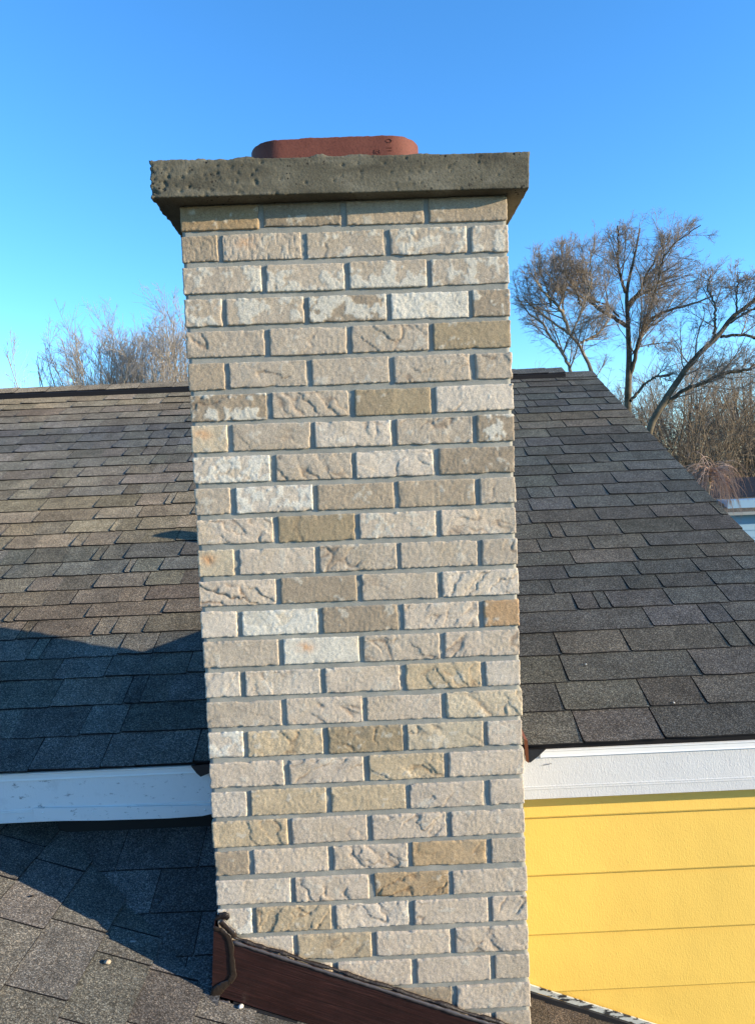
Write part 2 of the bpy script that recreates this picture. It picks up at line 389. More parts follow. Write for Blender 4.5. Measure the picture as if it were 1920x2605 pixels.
# mortar body, joints recessed behind the bricks
nx, nz = 90, 260
I, F = boxgrid(nx, 24, nz); z0m, z1m = -1.80, .674
P = np.stack([(I[:, 0]/nx-.5)*2*(HW-.0050), .0046+I[:, 1]/24*(CD-.0092), z0m+I[:, 2]/nz*(z1m-z0m)], 1)
dn = fbm(P, 60, 3, 4)*.0010+fbm(P, 12, 2, 9)*.0008
P[:, 1] += np.where(I[:, 1] == 0, dn, 0); P[:, 0] += np.where(I[:, 0] == nx, -dn, 0)+np.where(I[:, 0] == 0, dn, 0)
fix(link('mortar', quads_mesh('mortar', P-np.array((0, .2, -1.8)), F, M_MORTAR, True), chim))
# crown: a cast concrete slab, slightly skewed, with ragged arrises and pits
nx, ny, nz = 250, 40, 26
I, F = boxgrid(nx, ny, nz); u, v, w_ = I[:, 0]/nx, I[:, 1]/ny, I[:, 2]/nz
yf = -.055+.018*u; yb = CD+.05
zt = .757+.030*np.sin(np.pi*np.clip(v, 0, 1))*np.sin(np.pi*u)**.5*np.minimum(1, v*3); zb_ = .6725+0*u
P = np.stack([-.4515+u*(.4475+.4515), yf+v*(yb-yf), zb_+w_*(zt-zb_)], 1)
P[:, 0] += np.where(u == 1, .004*(w_-.5), 0)
Cc = np.clip(P, [-.4475, -10, .677], [.4435, 10, .7525]); Cc[:, 1] = np.clip(P[:, 1], yf+.004, yb-.004)
Dd = P-Cc; ln = np.linalg.norm(Dd, axis=1, keepdims=True); Nn = Dd/np.maximum(ln, 1e-6)
tops = (w_ == 1); Nn[tops & (np.abs(u-.5) < .49) & (v > .02) & (v < .98)] = (0, 0, 1)
edge = np.exp(-np.minimum(w_, 1-w_)*nz/1.6)+np.exp(-np.minimum(u, 1-u)*nx/4.)
rough = np.clip(1.3-u*2.6, .12, 1.2)
d = fbm(P, 60, 4, 31, .6)*.0009*(.35+rough)+edge*fbm(P, 150, 3, 35, .65)*.0025*(.6+rough*.5)+fbm(P, 6, 2, 2)*.0008
pr = np.random.default_rng(5)
fm = v == 0
for _ in range(115):
    uu = pr.random()**2.0; px_ = -.4515+uu*.899; pz = .6725+.083*(pr.beta(1.2, 1.6)); rad = pr.uniform(.0012, .0034)*(1.2-.5*uu)
    g = np.exp(-(((P[:, 0]-px_)/rad)**2+((P[:, 2]-pz)/rad)**2)); d -= fm*g*pr.uniform(.002, .006)
P = P+Nn*d[:, None]
# splashes of slurry standing up along the top front arris
for bx, bw, bh in ((-.40, .05, .002), (-.225, .03, .006), (-.05, .025, .006), (.04, .04, .005), (.19, .03, .003), (-.33, .012, .004)):
    m = (w_ == 1) & (v < .12); P[m, 2] += bh*np.exp(-((P[m, 0]-bx)/bw)**2*2)*(1+.5*fbm(P[m], 140, 2, 3))
fix(link('crown', quads_mesh('crown', P-np.array((0, .2, -1.8)), F, M_CONC, True), chim))
# flue liner: rounded rectangular clay tube
def rrect(hx, hy, r, n=12):
    pts = []
    for cxs, cys, a0 in ((1, 1, 0), (-1, 1, 90), (-1, -1, 180), (1, -1, 270)):
        for i in range(n+1):
            a = math.radians(a0+90*i/n); pts.append((cxs*(hx-r)+r*math.cos(a), cys*(hy-r)+r*math.sin(a)))
    return pts
def resample(pts, m):
    P_ = np.array(pts+[pts[0]]); s = np.r_[0, np.cumsum(np.linalg.norm(np.diff(P_, axis=0), axis=1))]
    q = np.linspace(0, s[-1], m, endpoint=False); return np.stack([np.interp(q, s, P_[:, 0]), np.interp(q, s, P_[:, 1])], 1)
m = 240; fo = resample(rrect(.2165, .165, .085), m); fi = resample(rrect(.1975, .146, .068), m)
rings = []; zs = [.70, .73, .77, .81, .832, .8400, .8422]
FCX, FCY = -.019, .205
for z_ in zs: rings.append(np.c_[fo[:, 0]+FCX, fo[:, 1]+FCY, np.full(m, z_)])
for z_, f_ in ((.8435, .35), (.8422, .9)): rings.append(np.c_[(fo*(1-f_)+fi*f_)[:, 0]+FCX, (fo*(1-f_)+fi*f_)[:, 1]+FCY, np.full(m, z_)])
for z_ in (.83, .76, .70): rings.append(np.c_[fi[:, 0]+FCX, fi[:, 1]+FCY, np.full(m, z_)])
P = np.concatenate(rings); P[:, 2] += np.where(P[:, 2] > .839, fbm(P, 90, 3, 8)*.0022-.002*(P[:, 0] < -.1), 0); P[:, :2] *= (1+fbm(P, 20, 2, 3)*.002)[:, None]
F = np.array([(r*m+i, r*m+(i+1) % m, (r+1)*m+(i+1) % m, (r+1)*m+i) for r in range(len(rings)-1) for i in range(m)])
flue = fix(link('flue_liner', quads_mesh('flue_liner', P-np.array((0, .2, -1.8)), F, M_FLUE, True), chim))
# stamped marks on the flue: 0 1 1 lying on its side, and a square with a ring
gs = Geo()
def stroke(pts, r=.0009):
    q = np.array([(x, FCY-.165+.0002, z-.0290) for x, z in pts], float)-np.array((0, .2, -1.8)); V, F = tubes(q[None], np.full((1, len(q)), r), 6); gs.add(V, F)
ov = [(.1175+.0072*math.cos(a)*(1 if abs(math.cos(a)) < .8 else 1), .8575+.0042*math.sin(a)) for a in np.linspace(0, 2*np.pi, 25)]
stroke(ov); stroke([(.111, .8405), (.124, .8405)]); stroke([(.111, .8335), (.124, .8335)])
stroke([(.082, .826), (.0815, .8365), (.0945, .8365), (.095, .826)]); stroke([(.0885+.0037*math.cos(a), .830+.0037*math.sin(a)) for a in np.linspace(0, 2*np.pi, 19)])
stroke([(.0785, .836), (.0785, .827)], .0006)
o = link('stamped_marks', gs.mesh('stamped_marks', M_STAMP), flue); o.matrix_parent_inverse = Matrix.Identity(4)
# brown wood-grain apron flashing at the base, with sealant
SLP = .385; ang = math.atan(SLP)
def zt_(x): return -1.1734-.389*(x+.3493)
def zb2(x): return -1.4774-.381*x+.010
ox, oz = -.40, -1.25
top = [(-.4045, -1.134), (-.385, -1.141), (-.362, -1.168)]+[(x, zt_(x)) for x in np.linspace(-.345, .44, 14)]
bot = [(x, zb2(x)) for x in (.44, .2, 0, -.2, -.375, -.405, -.4185)]
pts = top+bot; ca, sa = math.cos(ang), math.sin(ang)
def loc2(x, z): dx, dz = x-ox, z-oz; return (dx*ca-dz*sa, dx*sa+dz*ca)
n = len(pts); V = []
for y in (0, .0022): V += [(*[loc2(*p)[0]], y, loc2(*p)[1]) for p in pts]
F = [tuple(range(n)), tuple(range(n, 2*n))[::-1]]+[(i, n+i, n+(i+1) % n, (i+1) % n) for i in range(n)]
me = poly_mesh('apron_flashing', V, F, M_BROWN)
ap = bpy.data.objects.new('apron_flashing', me); COL.objects.link(ap); ap.parent = chim
ap.location = (ox, -.0195-.2, oz+1.8); ap.rotation_euler = (0, ang, 0)
# return of the flashing along the left flank
V = [(-.4185, -.0195, zb2(-.4185)), (-.4045, -.0195, -1.134), (-.409, .30, -1.0), (-.422, .30, -1.165)]
fix(link('side_flashing', poly_mesh('side_flashing', [np.array(v)-np.array((0, .2, -1.8)) for v in V], [(0, 1, 2, 3)], M_BROWN), chim))
def smear(name, pts, rad, mtl, flat=.45, y0=-.021, sd=1, parent=chim, nseg=60, sides=10, amp=.25):
    p = np.array(pts, float); s = np.r_[0, np.cumsum(np.hypot(*np.diff(p, axis=0).T))]; q = np.linspace(0, s[-1], nseg)
    x = np.interp(q, s, p[:, 0]); z = np.interp(q, s, p[:, 1]); r = np.interp(q, s, rad) if len(rad) == len(pts) else np.interp(q, [0, s[-1]], rad)
    PP = np.stack([x, np.full_like(x, y0), z], 1); r = r*(1+amp*vnoise(PP, 55, sd)); r[0] *= .2; r[-1] *= .2
    V, F = tubes(PP[None], r[None], sides); V[:, 1] = y0+(V[:, 1]-y0)*flat; V += (fbm(V, 150, 2, sd)*.0008)[:, None]
    return fix(link(name, quads_mesh(name, V-np.array((0, .2, -1.8)), F, mtl, True), parent))
bead = [(-.405, -1.133), (-.385, -1.139), (-.3685, -1.158), (-.3625, -1.182), (-.3625, -1.208), (-.3615, -1.235), (-.360, -1.261), (-.370, -1.276), (-.392, -1.289), (-.407, -1.303), (-.413, -1.325)]
smear('sealant_bead', bead, [.005, .0068, .0070, .0068, .0068, .007, .008, .010, .012, .012, .010], M_SEAL, .14, -.0215, 2)
smear('sealant_bead', [(-.414, -1.325), (-.395, -1.329), (-.372, -1.331)], [.006, .007, .004], M_SEALG, .5, -.024, 3, nseg=24)
smear('tar_smear', [(-.402, -1.122), (-.390, -1.113), (-.377, -1.112), (-.368, -1.121)], [.005, .009, .009, .005], M_TAR, .3, -.006, 4, nseg=40, amp=.5)
smear('tar_smear', [(-.388, -1.120), (-.372, -1.138), (-.360, -1.153), (-.355, -1.166)], [.008, .009, .008, .006], M_SEAL, .45, -.014, 5, nseg=40, amp=.5)
tx = np.linspace(-.358, .44, 30)
smear('tar_line', [(x, zt_(x)+.0035+.0018*math.sin(x*47)) for x in tx], [.0042, .0046], M_TAR, 1.2, -.012, 6, nseg=260, amp=.5)
smear('sealant_bead', [(x, zt_(x)-.0035) for x in tx], [.0042, .0052], M_SEALG, .7, -.0200, 7, nseg=200, amp=.25)
# black membrane strip showing under the flashing
prism('membrane_strip', [(-.365, zb2(-.365)-.004), (-.365, zb2(-.365)-.017), (.45, zb2(.45)-.022), (.45, zb2(.45)-.004)], 'y', -.026, -.014, M_BLACK, chim)

# ------------------------------------------------------------------ the house: main roof
TH = .4498; YE, ZE = .2977, -.8246; TT, CT, ST = math.tan(TH), math.cos(TH), math.sin(TH)
SK = [-.002, .13, .259, .394, .522, .644, .755, .852, .954, 1.061, 1.172, 1.303, 1.426, 1.549, 1.671, 1.805, 1.922, 2.045, 2.17, 2.299, 2.425, 2.546, 2.68, 2.792, 2.916, 3.039, 3.168, 3.287, 3.40]
S_R = 3.47; XR = 1.70; XL = -4.2
Y_R, Z_R = YE+S_R*CT, ZE+S_R*ST
house = empty('house', (0, 2.5, GZ))
tag(house, 'yellow sided house with brown grey shingle roof and white fascia behind the brick chimney', 'house')
def hfix(name, me): return link(name, me, house)
def rp(X, s, h=0):    # point on the front slope
    return (X, YE+s*CT-h*ST, ZE+s*ST+h*CT)
TKD = .012
Vd = [rp(XL, .004, -.002), rp(XR-.012, .004, -.002), (XR-.012, Y_R, Z_R-.002), (XL, Y_R, Z_R-.002), (XR-.012, 2*Y_R-YE, ZE), (XL, 2*Y_R-YE, ZE),
      rp(XL, .004, -.03), rp(XR-.012, .004, -.03), (XR-.012, Y_R, Z_R-.035), (XL, Y_R, Z_R-.035), (XR-.012, 2*Y_R-YE, ZE-.03), (XL, 2*Y_R-YE, ZE-.03)]
Fd = [(0, 1, 2, 3), (3, 2, 4, 5), (6, 9, 8, 7), (9, 11, 10, 8), (0, 6, 7, 1), (1, 7, 8, 2), (2, 8, 10, 4), (4, 10, 11, 5), (0, 3, 9, 6), (3, 5, 11, 9)]
roof = hfix('roof', poly_mesh('roof', Vd, Fd, [M_ASPH, M_SHF], [0, 1]+[0]*8))
class Frame:
    def __init__(s, O, U, Vv): s.O = np.array(O, float); s.U = np.array(U, float); s.V = np.array(Vv, float); s.N = np.cross(s.U, s.V)
    def __call__(s, u, v, h): return s.O+s.U*u+s.V*v+s.N*h
FR_MAIN = Frame((0, YE, ZE), (1, 0, 0), (0, CT, ST))
def clip_poly(P, a, b, c):        # keep a*u+b*v >= c
    out = []
    for i in range(len(P)):
        p, q = P[i], P[(i+1) % len(P)]; dp, dq = a*p[0]+b*p[1]-c, a*q[0]+b*q[1]-c
        if dp >= 0: out.append(p)
        if (dp >= 0) != (dq >= 0):
            t_ = dp/(dp-dq); out.append((p[0]+(q[0]-p[0])*t_, p[1]+(q[1]-p[1])*t_))
    return out
def tab(fr, u0, u1, v0, v1, hl, hr, parent, color, clips=(), dv=0.0, seg=4, wave=.0016, slant=0.0, gap=.0028):
    """one shingle tab: bottom edge v0 (wavy), thick butt, left edge height hl, right edge hr"""
    P = []; c = .005
    for i in range(seg+1):
        f = i/seg; j = rnd.uniform(-wave, wave) if 0 < i < seg else 0
        if i == 0: P.append((u0+slant, v0+c)); P.append((u0+c*.8+slant, v0))
        elif i == seg: P.append((u1-gap+slant, v0+.0008))
        else: P.append((u0+(u1-u0)*f+slant, v0+j+dv*(f-.5)))
    P.append((u1-gap, v1)); P.append((u0, v1))
    for cl in clips: P = clip_poly(P, *cl)
    if len(P) < 3: return None
    n = len(P)
    def H(u, v):
        f = min(1, max(0, (v-v0)/max(1e-6, v1-v0))); g = min(1, max(0, (u-u0)/max(1e-6, u1-u0)))
        return (.0062+hl*(1-g)+hr*g)*(1-f)+.0012*f+.0006*math.sin(u*31+v*17)
    V = [fr(u, v, H(u, v)) for u, v in P]+[fr(u, v, H(u, v)-(.0036+.5*max(0, hl)*(1-f_)) if True else 0) for (u, v), f_ in zip(P, [0]*n)]
    F = [tuple(range(n))]+[tuple(range(n, 2*n))[::-1]]+[(i, n+i, n+(i+1) % n, (i+1) % n) for i in range(n)]
    me = poly_mesh('shingle', V, F, [M_SH, M_ASPH], [0, 1]+[1]*n)
    o = bpy.data.objects.new('shingle', me); COL.objects.link(o); o.parent = parent
    o.matrix_parent_inverse = Matrix.Translation(Vector((0, 0, 0)) if parent is None else parent_world(parent)).inverted()
    o.color = (*color, 1); return o
def parent_world(p):
    v = Vector((0, 0, 0)); q = p
    # parts keep world coordinates through the inverse matrices, only the thing's own location counts
    return v
bpy.context.view_layer.update()
def reparent_fix(o, parent):
    o.matrix_parent_inverse = parent.matrix_world.inverted()
CUT_L = {0: [-.996, -.787, (-.685,), -.514], 1: [(-1.102,), -.892, -.766], 2: [-1.032, (-.824,), -.793, -.74, (-.655,)], 3: [-1.069, (-1.031,), -.896, (-.745,), -.614],
 4: [-1.205, -1.158, (-1.142,), (-1.043,), -.883, -.758, -.55], 5: [-1.29, -1.25, -1.009, -.941, -.825, -.60], 6: [-1.382, -1.343, -1.074, -.778], 7: [(-1.269,), -1.161, (-.981,), -.87, -.62],
 8: [-1.375, (-1.254,), -1.106, -.896, (-.752,)], 9: [-1.515, (-1.438,), -1.303, (-1.163,), -1.01, -.982, -.862], 10: [(-1.584,), -1.468, (-1.308,), -1.182, -1.142, -1.041, -.799],
 11: [-1.612, (-1.481,), -1.316, -1.264, -1.116, (-1.002,), -.846], 12: [-1.681, (-1.528,), -1.387, -1.178, (-1.151,), -1.054, (-.87,)], 13: [-1.583, -1.29, -1.082, (-.946,), -.825],
 14: [-1.599, -1.33, -1.122, -.98, -.944], 15: [-1.801, (-1.62,), -1.507, -1.226, (-1.151,), -1.019, -.888], 16: [(-1.851,), -1.737, (-1.629,), -1.563, (-1.379,), -1.271, -.979],
 17: [-1.957, (-1.8,), -1.675, (-1.596,), -1.531, -1.279, (-1.135,), -1.068], 18: [(-2.025,), -1.861, (-1.727,), -1.595, -1.441, -1.173, (-1.097,), -.965],
 19: [(-2.0,), -1.932, -1.678, (-1.495,), -1.362, -1.257, -1.169, (-1.07,)], 20: [-2.032, (-1.885,), -1.713, (-1.59,), -1.46, (-1.384,), -1.258, -1.148, (-1.08,)],
 21: [(-2.154,), -2.063, -1.909, -1.83, -1.706, (-1.565,), -1.443, -1.274, -1.157, -1.058], 22: [-2.099, -1.987, -1.936, (-1.807,), -1.673, (-1.591,), -1.472, -1.323, -1.209],
 23: [-2.287, (-2.159,), -2.016, (-1.887,), -1.774, (-1.654,), -1.368, (-1.196,), -1.105], 24: [-2.332, -2.201, -2.033, (-1.924,), -1.791, -1.569, -1.302],
 25: [-2.398, -2.278, (-2.099,), -1.985, (-1.811,), -1.721, -1.466, -1.199], 26: [-2.422, -2.218, (-2.07,), -1.951, -1.661, (-1.45,), -1.35], 27: [-2.505, -2.336, -2.019, (-1.899,), -1.768, -1.566, -1.334]}
CUT_R = {0: [.643, .888, 1.29], 1: [.622, .893, 1.076, 1.42], 2: [.67, 1.117, 1.45], 3: [.682, .925, 1.273, 1.354], 4: [1.051, 1.262, 1.351], 5: [.81, .893, .94, 1.173, 1.391], 6: [.748, 1.043, 1.181, 1.389], 7: [.832, 1.123, 1.369, 1.545],
 8: [.886, 1.156, 1.441], 9: [.769, .998, 1.24, 1.578], 10: [.842, .905, 1.161, 1.48], 11: [(.729,), .78, 1.097, 1.363, 1.66], 12: [.81, 1.019, 1.3, 1.591], 13: [.829, .948, 1.219, 1.514], 14: [.996, 1.3, 1.572],
 15: [1.022, (1.094,), 1.109, 1.405], 16: [1.015, 1.263, 1.353], 17: [.922, 1.128, 1.425, 1.488], 18: [.952, 1.156, 1.447, (1.534,)], 19: [1.114, 1.319, 1.574], 20: [.97, 1.243, 1.516], 21: [.978, 1.182, 1.472],
 22: [.99, (1.004,), 1.071, 1.278, 1.53], 23: [1.083, 1.151, 1.36, 1.614], 24: [1.121, 1.319, 1.533], 25: [1.084, 1.368, 1.541], 26: [1.181, 1.474, (1.517,)], 27: [1.154, 1.401]}
TONE = {'T': (.150, .131, .102), 'S': (.172, .149, .114), 'M': (.112, .104, .090), 'G': (.094, .095, .088), 'D': (.070, .074, .077), 'N': (.114, .099, .082), 'K': (.094, .093, .087)}
TL = 'KKKKKNNNMGGTSSTMMMGKDDDKMNTT'; TR = 'MMMMKKGGMMMMGGGGGKKMTTGGGGMM'
def vis_s(k, X): return SK[k]+(.018 if k >= 4 else .008)*(X-.75)
n_tab = 0
def run_course(k, cuts, tone, x_lo, x_hi):
    global n_tab
    xs = [x_lo]+[c for c in cuts if x_lo < (c[0] if isinstance(c, tuple) else c) < x_hi]+[x_hi]
    vals = [c[0] if isinstance(c, tuple) else c for c in xs]; flush = [isinstance(c, tuple) for c in xs]
    s0 = vis_s(k, .5*(x_lo+x_hi)); s1 = (vis_s(k+1, .5*(x_lo+x_hi)))+.012
    for i in range(len(vals)-1):
        u0, u1 = vals[i], vals[i+1]
        if u1-u0 < .004: continue
        um = (u0+u1)/2; a0 = vis_s(k, um)+rnd.uniform(-.0015, .0015); a1 = vis_s(k+1, um)+.012
        t_ = np.array(TONE[tone])*np.array((1.03, 1.0, .93) if x_lo > 0 else (1.0, 1.0, .97))*rnd.choice([.78, .88, .95, 1.03, 1.1, 1.16])
        t_ = t_*np.array((1+rnd.uniform(-.05, .04), 1, 1+rnd.uniform(-.05, .05)))
        hl = .0006 if flush[i] else rnd.uniform(.0028, .0056)*(.7 if x_lo > 0 else 1); hr = rnd.uniform(-.001, .0006)
        o = tab(FR_MAIN, u0+(0 if flush[i] else .0015), u1, a0, a1, hl, hr, roof, t_, dv=.018*(u1-u0), gap=.0002 if flush[min(i+1, len(flush)-1)] else rnd.uniform(.0016, .0030))
        n_tab += 1
LO = {}
for k in range(28):
    vl = vals = [c[0] if isinstance(c, tuple) else c for c in CUT_L[k]]
    xl = min(vl); xv = -1.15-(k*.0555)          # visible to here on the left
    cuts = list(CUT_L[k])
    x = xl
    while x > xv-.02: x -= rnd.uniform(.14, .33); cuts.insert(0, x)
    while len(cuts) > 2 and (cuts[1][0] if isinstance(cuts[1], tuple) else cuts[1]) < xv-.02: cuts.pop(0)
    lo = cuts[0][0] if isinstance(cuts[0], tuple) else cuts[0]
    LO[k] = lo; run_course(k, cuts[1:], TL[k], lo, -.392 if k < 6 else -.36)
    run_course(k, CUT_R[k], TR[k], .392 if k < 6 else .36+min(.5, (k-6)*.02), XR+rnd.uniform(-.003, .003))
for o in roof.children: reparent_fix(o, roof)
# off-frame courses on the far left: joined into one piece
V = []; F = []
for k in range(28):
    x = XL; s0, s1 = vis_s(k, -2), vis_s(k+1, -2)+.01; xe = LO[k]
    while x < xe:
        x2 = min(x+rnd.uniform(.15, .33), xe+.001); n = len(V)
        V += [rp(x, s0, .0075), rp(x2, s0, .0065), rp(x2, s1, .001), rp(x, s1, .001), rp(x, s0, .002), rp(x2, s0, .002)]
        F += [(n, n+1, n+2, n+3), (n, n+4, n+5, n+1)]; x = x2+.002
for k in range(1, 28):                                   # the strip of roof behind the chimney
    s0, s1 = vis_s(k, 0), vis_s(k+1, 0)+.01; x = -.392 if k < 6 else -.36; xe = .392 if k < 6 else .36+min(.5, (k-6)*.02)
    while x < xe-.002:
        x2 = x+rnd.uniform(.15, .33); x2 = xe if x2 > xe-.05 else x2; n = len(V)
        V += [rp(x, s0, .0085), rp(x2, s0, .0065), rp(x2, s1, .001), rp(x, s1, .001), rp(x, s0, .001), rp(x2, s0, .001)]
        F += [(n, n+1, n+2, n+3), (n, n+4, n+5, n+1)]; x = x2+.002
me = poly_mesh('shingle_field', V, F, M_SHF); o = link('shingle_field', me, roof); reparent_fix(o, roof); o['kind'] = 'stuff'
# ridge vent and ridge caps
def ridge_piece(name, x0, x1, dh, w, th_, mtl, parent, color=None, lift=0):
    pts = []
    for s in (-1, 1):
        pass
    prof = [(-w*CT, -w*ST), (0, 0), (w*CT, -w*ST)]
    V = []; 
    for x, dz in ((x0, dh), (x1, dh+lift)):
        V += [(x, Y_R+a, Z_R+b_+dz) for a, b_ in prof]+[(x, Y_R+a*.98, Z_R+b_+dz-th_) for a, b_ in prof]
    F = [(0, 1, 7, 6), (1, 2, 8, 7), (3, 9, 10, 4), (4, 10, 11, 5), (0, 6, 9, 3), (2, 5, 11, 8), (0, 3, 4, 1), (1, 4, 5, 2), (6, 7, 10, 9), (7, 8, 11, 10)]
    F = [f[::-1] for f in F]
    me = poly_mesh(name, V, F, [mtl, M_ASPH], [0, 0]+[1]*8)
    o = link(name, me, parent); reparent_fix(o, parent)
    if color is not None: o.color = (*color, 1)
    return o
bpy.context.view_layer.update()
v_ = ridge_piece('ridge_vent', XL, 1.4775, .034, .118, .036, M_BLACK, roof)
x = -2.9; i = 0
while x < 1.46:
    x2 = min(x+rnd.uniform(.20, .26), 1.47)
    ridge_piece('ridge_cap', x, x2+.01, (.039+rnd.uniform(0, .003)), .108+rnd.uniform(-.004, .004), .006, M_SH, roof, np.array(TONE['M' if x > 0 else 'T'])*rnd.uniform(.9, 1.15), .004); x = x2
x = 1.46
for x2 in (1.60, 1.705): ridge_piece('ridge_cap', x, x2, .010, .125, .005, M_SH, roof, np.array(TONE['M'])*rnd.uniform(.95, 1.15)); x = x2
ridge_piece('ridge_cap', XL, -2.9, .040, .108, .006, M_SH, roof, TONE['M'])
# rake board under the right edge
Vr = [rp(XR-.02, .01, -.012), rp(XR-.02, S_R, -.012), rp(XR-.02, S_R, -.15), rp(XR-.02, .01, -.15)]
Vr2 = [(XR-.04, v[1], v[2]) for v in Vr]
hfix('rake_board', poly_mesh('rake_board', Vr+Vr2, [(0, 1, 2, 3), (7, 6, 5, 4), (0, 4, 5, 1), (1, 5, 6, 2), (2, 6, 7, 3), (3, 7, 4, 0)], M_TRIM))
# vent pipe on the slope behind the chimney (its shadow falls on the left slope)
pv = np.array((-.20, 1.306)); zr = ZE+(pv[1]-YE)*TT
def lathe(name, cx, cy, prof, mtl, parent, n=32):
    V = np.array([(cx+r*math.cos(a), cy+r*math.sin(a), z) for r, z in prof for a in np.arange(n)*2*math.pi/n])
    F = np.array([(k*n+i, k*n+(i+1) % n, (k+1)*n+(i+1) % n, (k+1)*n+i) for k in range(len(prof)-1) for i in range(n)])
    o = link(name, quads_mesh(name, V, F, mtl, True), parent); reparent_fix(o, parent); return o
lathe('vent_pipe', pv[0], pv[1], [(.043, zr-.05), (.040, zr+.05), (.038, zr+.06), (.038, zr+.275), (.034, zr+.275), (.034, zr+.1)], M_GALV, roof)
lathe('pipe_collar', pv[0], pv[1], [(.085, zr-.045), (.05, zr+.03), (.040, zr+.06)], M_BLACK, roof)
# cricket behind the chimney
yc, yr_ = CD, 1.17; zrg = ZE+(yr_-YE)*TT; zc0 = ZE+(yc-YE)*TT
Vc = [(-.41, yc+.002, zc0), (.41, yc+.002, zc0), (0, yc+.002, zrg-.005), (0, yr_, zrg)]
o = link('cricket', poly_mesh('cricket', Vc, [(0, 2, 3), (1, 3, 2), (0, 1, 2)], M_SHF), roof); reparent_fix(o, roof)
# eaves: fascia, drip edge, flashing corners
def fascia(x0, x1, mtl):
    prof = [(.3085, -.856), (.3085, -.9545), (.3065, -.9555), (.3065, -.9580), (.3085, -.9588), (.3085, -.9612), (.3065, -.962), (.3065, -.9645), (.3085, -.9655), (.3085, -.994), (.312, -.9965), (.335, -.9965), (.335, -.856)]
    return prism('fascia', prof, 'x', x0, x1, mtl, house)
fr_ = fascia(.41, XR-.03, M_WHITE); fl_ = fascia(XL, -.41, M_WHITED)
def drip(x0, x1):
    prof = [(.305, -.8415), (.3005, -.8425), (.3005, -.846), (.3030, -.8490), (.3030, -.8600), (.3015, -.8645), (.3075, -.8645), (.3080, -.8415)]
    return prism('drip_edge', prof, 'x', x0, x1, M_TRIM, house)
drip(.515, XR-.02); drip(XL, -.512)
prism('flashing_corner', [(.462, -.836), (.53, -.838), (.507, -.858), (.483, -.876), (.474, -.872)], 'y', .296, .3005, M_BLACK, house)
prism('flashing_corner', [(-.462, -.836), (-.524, -.839), (-.508, -.862), (-.497, -.873), (-.462, -.860)], 'y', .293, .3, M_BLACK, house)
V = [(.464, .288, -.800), (.475, .288, -.806), (.4775, .290, -.875), (.468, .290, -.868), (.440, .40, -.74), (.45, .40, -.74)]
hfix('step_flashing', poly_mesh('step_flashing', V, [(0, 3, 2, 1), (0, 1, 5, 4)], M_BRFL))
# soffit boards
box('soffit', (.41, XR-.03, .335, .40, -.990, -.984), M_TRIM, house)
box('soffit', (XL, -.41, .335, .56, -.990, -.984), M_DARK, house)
# patched strip with screws low on the left fascia
patch_ = prism('patch_strip', [(-.998, -.9495), (-.412, -.9665), (-.412, -.9800), (-.50, -.9960), (-.60, -.9985), (-.80, -.9955), (-.998, -.9885)], 'y', .3015, .3062, M_WHITED, house)
for i, (sx, sz_) in enumerate([(-.971, -.965), (-.822, -.970), (-.69, -.974), (-.581, -.979), (-.491, -.978)]):
    n = 16; prof = [(.0001, -.0022), (.0028, -.0020), (.0036, -.0008), (.0036, .001)]
    V = np.array([(sx+r*math.cos(a), .3015+y, sz_+r*math.sin(a)) for r, y in prof for a in np.arange(n)*2*math.pi/n])
    F = np.array([(k*n+j, (k+1)*n+j, (k+1)*n+(j+1) % n, k*n+(j+1) % n) for k in range(3) for j in range(n)])
    bpy.context.view_layer.update(); o = link('screw', quads_mesh('screw', V, F, M_TRIM, True), patch_); reparent_fix(o, patch_)
# walls
WY = .385
wall = box('wall', (.40, 1.62, WY+.012, WY+.12, GZ, -.975), M_SIDE, house)
bpy.context.view_layer.update()
laps = [-.980, -1.087, -1.273, -1.465, -1.654, -1.843, -2.032, -2.221, -2.410, -2.599, -2.788]
for i in range(len(laps)-1):
    zt0, zb0 = laps[i], laps[i+1]
    prof = [(WY+.0085, zt0+.01), (WY-.007, zb0+.003), (WY-.0055, zb0-.001), (WY+.006, zb0-.001), (WY+.0115, zb0+.004), (WY+.0115, zt0+.01)]
    o = prism('siding_board', prof, 'x', .402, 1.62, M_SIDE, None); o.parent = wall; reparent_fix(o, wall)
bpy.context.view_layer.update()
box('wall', (XL, -.402, .56, .66, GZ, -.98), M_DARK, house)  # left wall, with the eave shade put into its colour
box('shade_gap_box', (-1.0, -.402, .456, .56, GZ, -.985), M_DARK, house)  # added dark box standing for the shaded gap below the fascia
box('corner_post', (1.60, 1.64, WY-.01, WY+.14, GZ, -.985), M_TRIM, house)
# gable end and rear so the house is closed
V = [(1.61, WY+.1, -.97), (1.61, 2*Y_R-WY-.1, -.97), (1.61, Y_R, Z_R-.06), (1.61, WY+.1, GZ), (1.61, 2*Y_R-WY-.1, GZ)]
hfix('gable_wall', poly_mesh('gable_wall', V, [(0, 1, 2), (0, 3, 4, 1)], M_SIDE))
box('rear_wall', (XL, 1.61, 2*Y_R-WY-.2, 2*Y_R-WY-.1, GZ, -.96), M_SIDE, house)

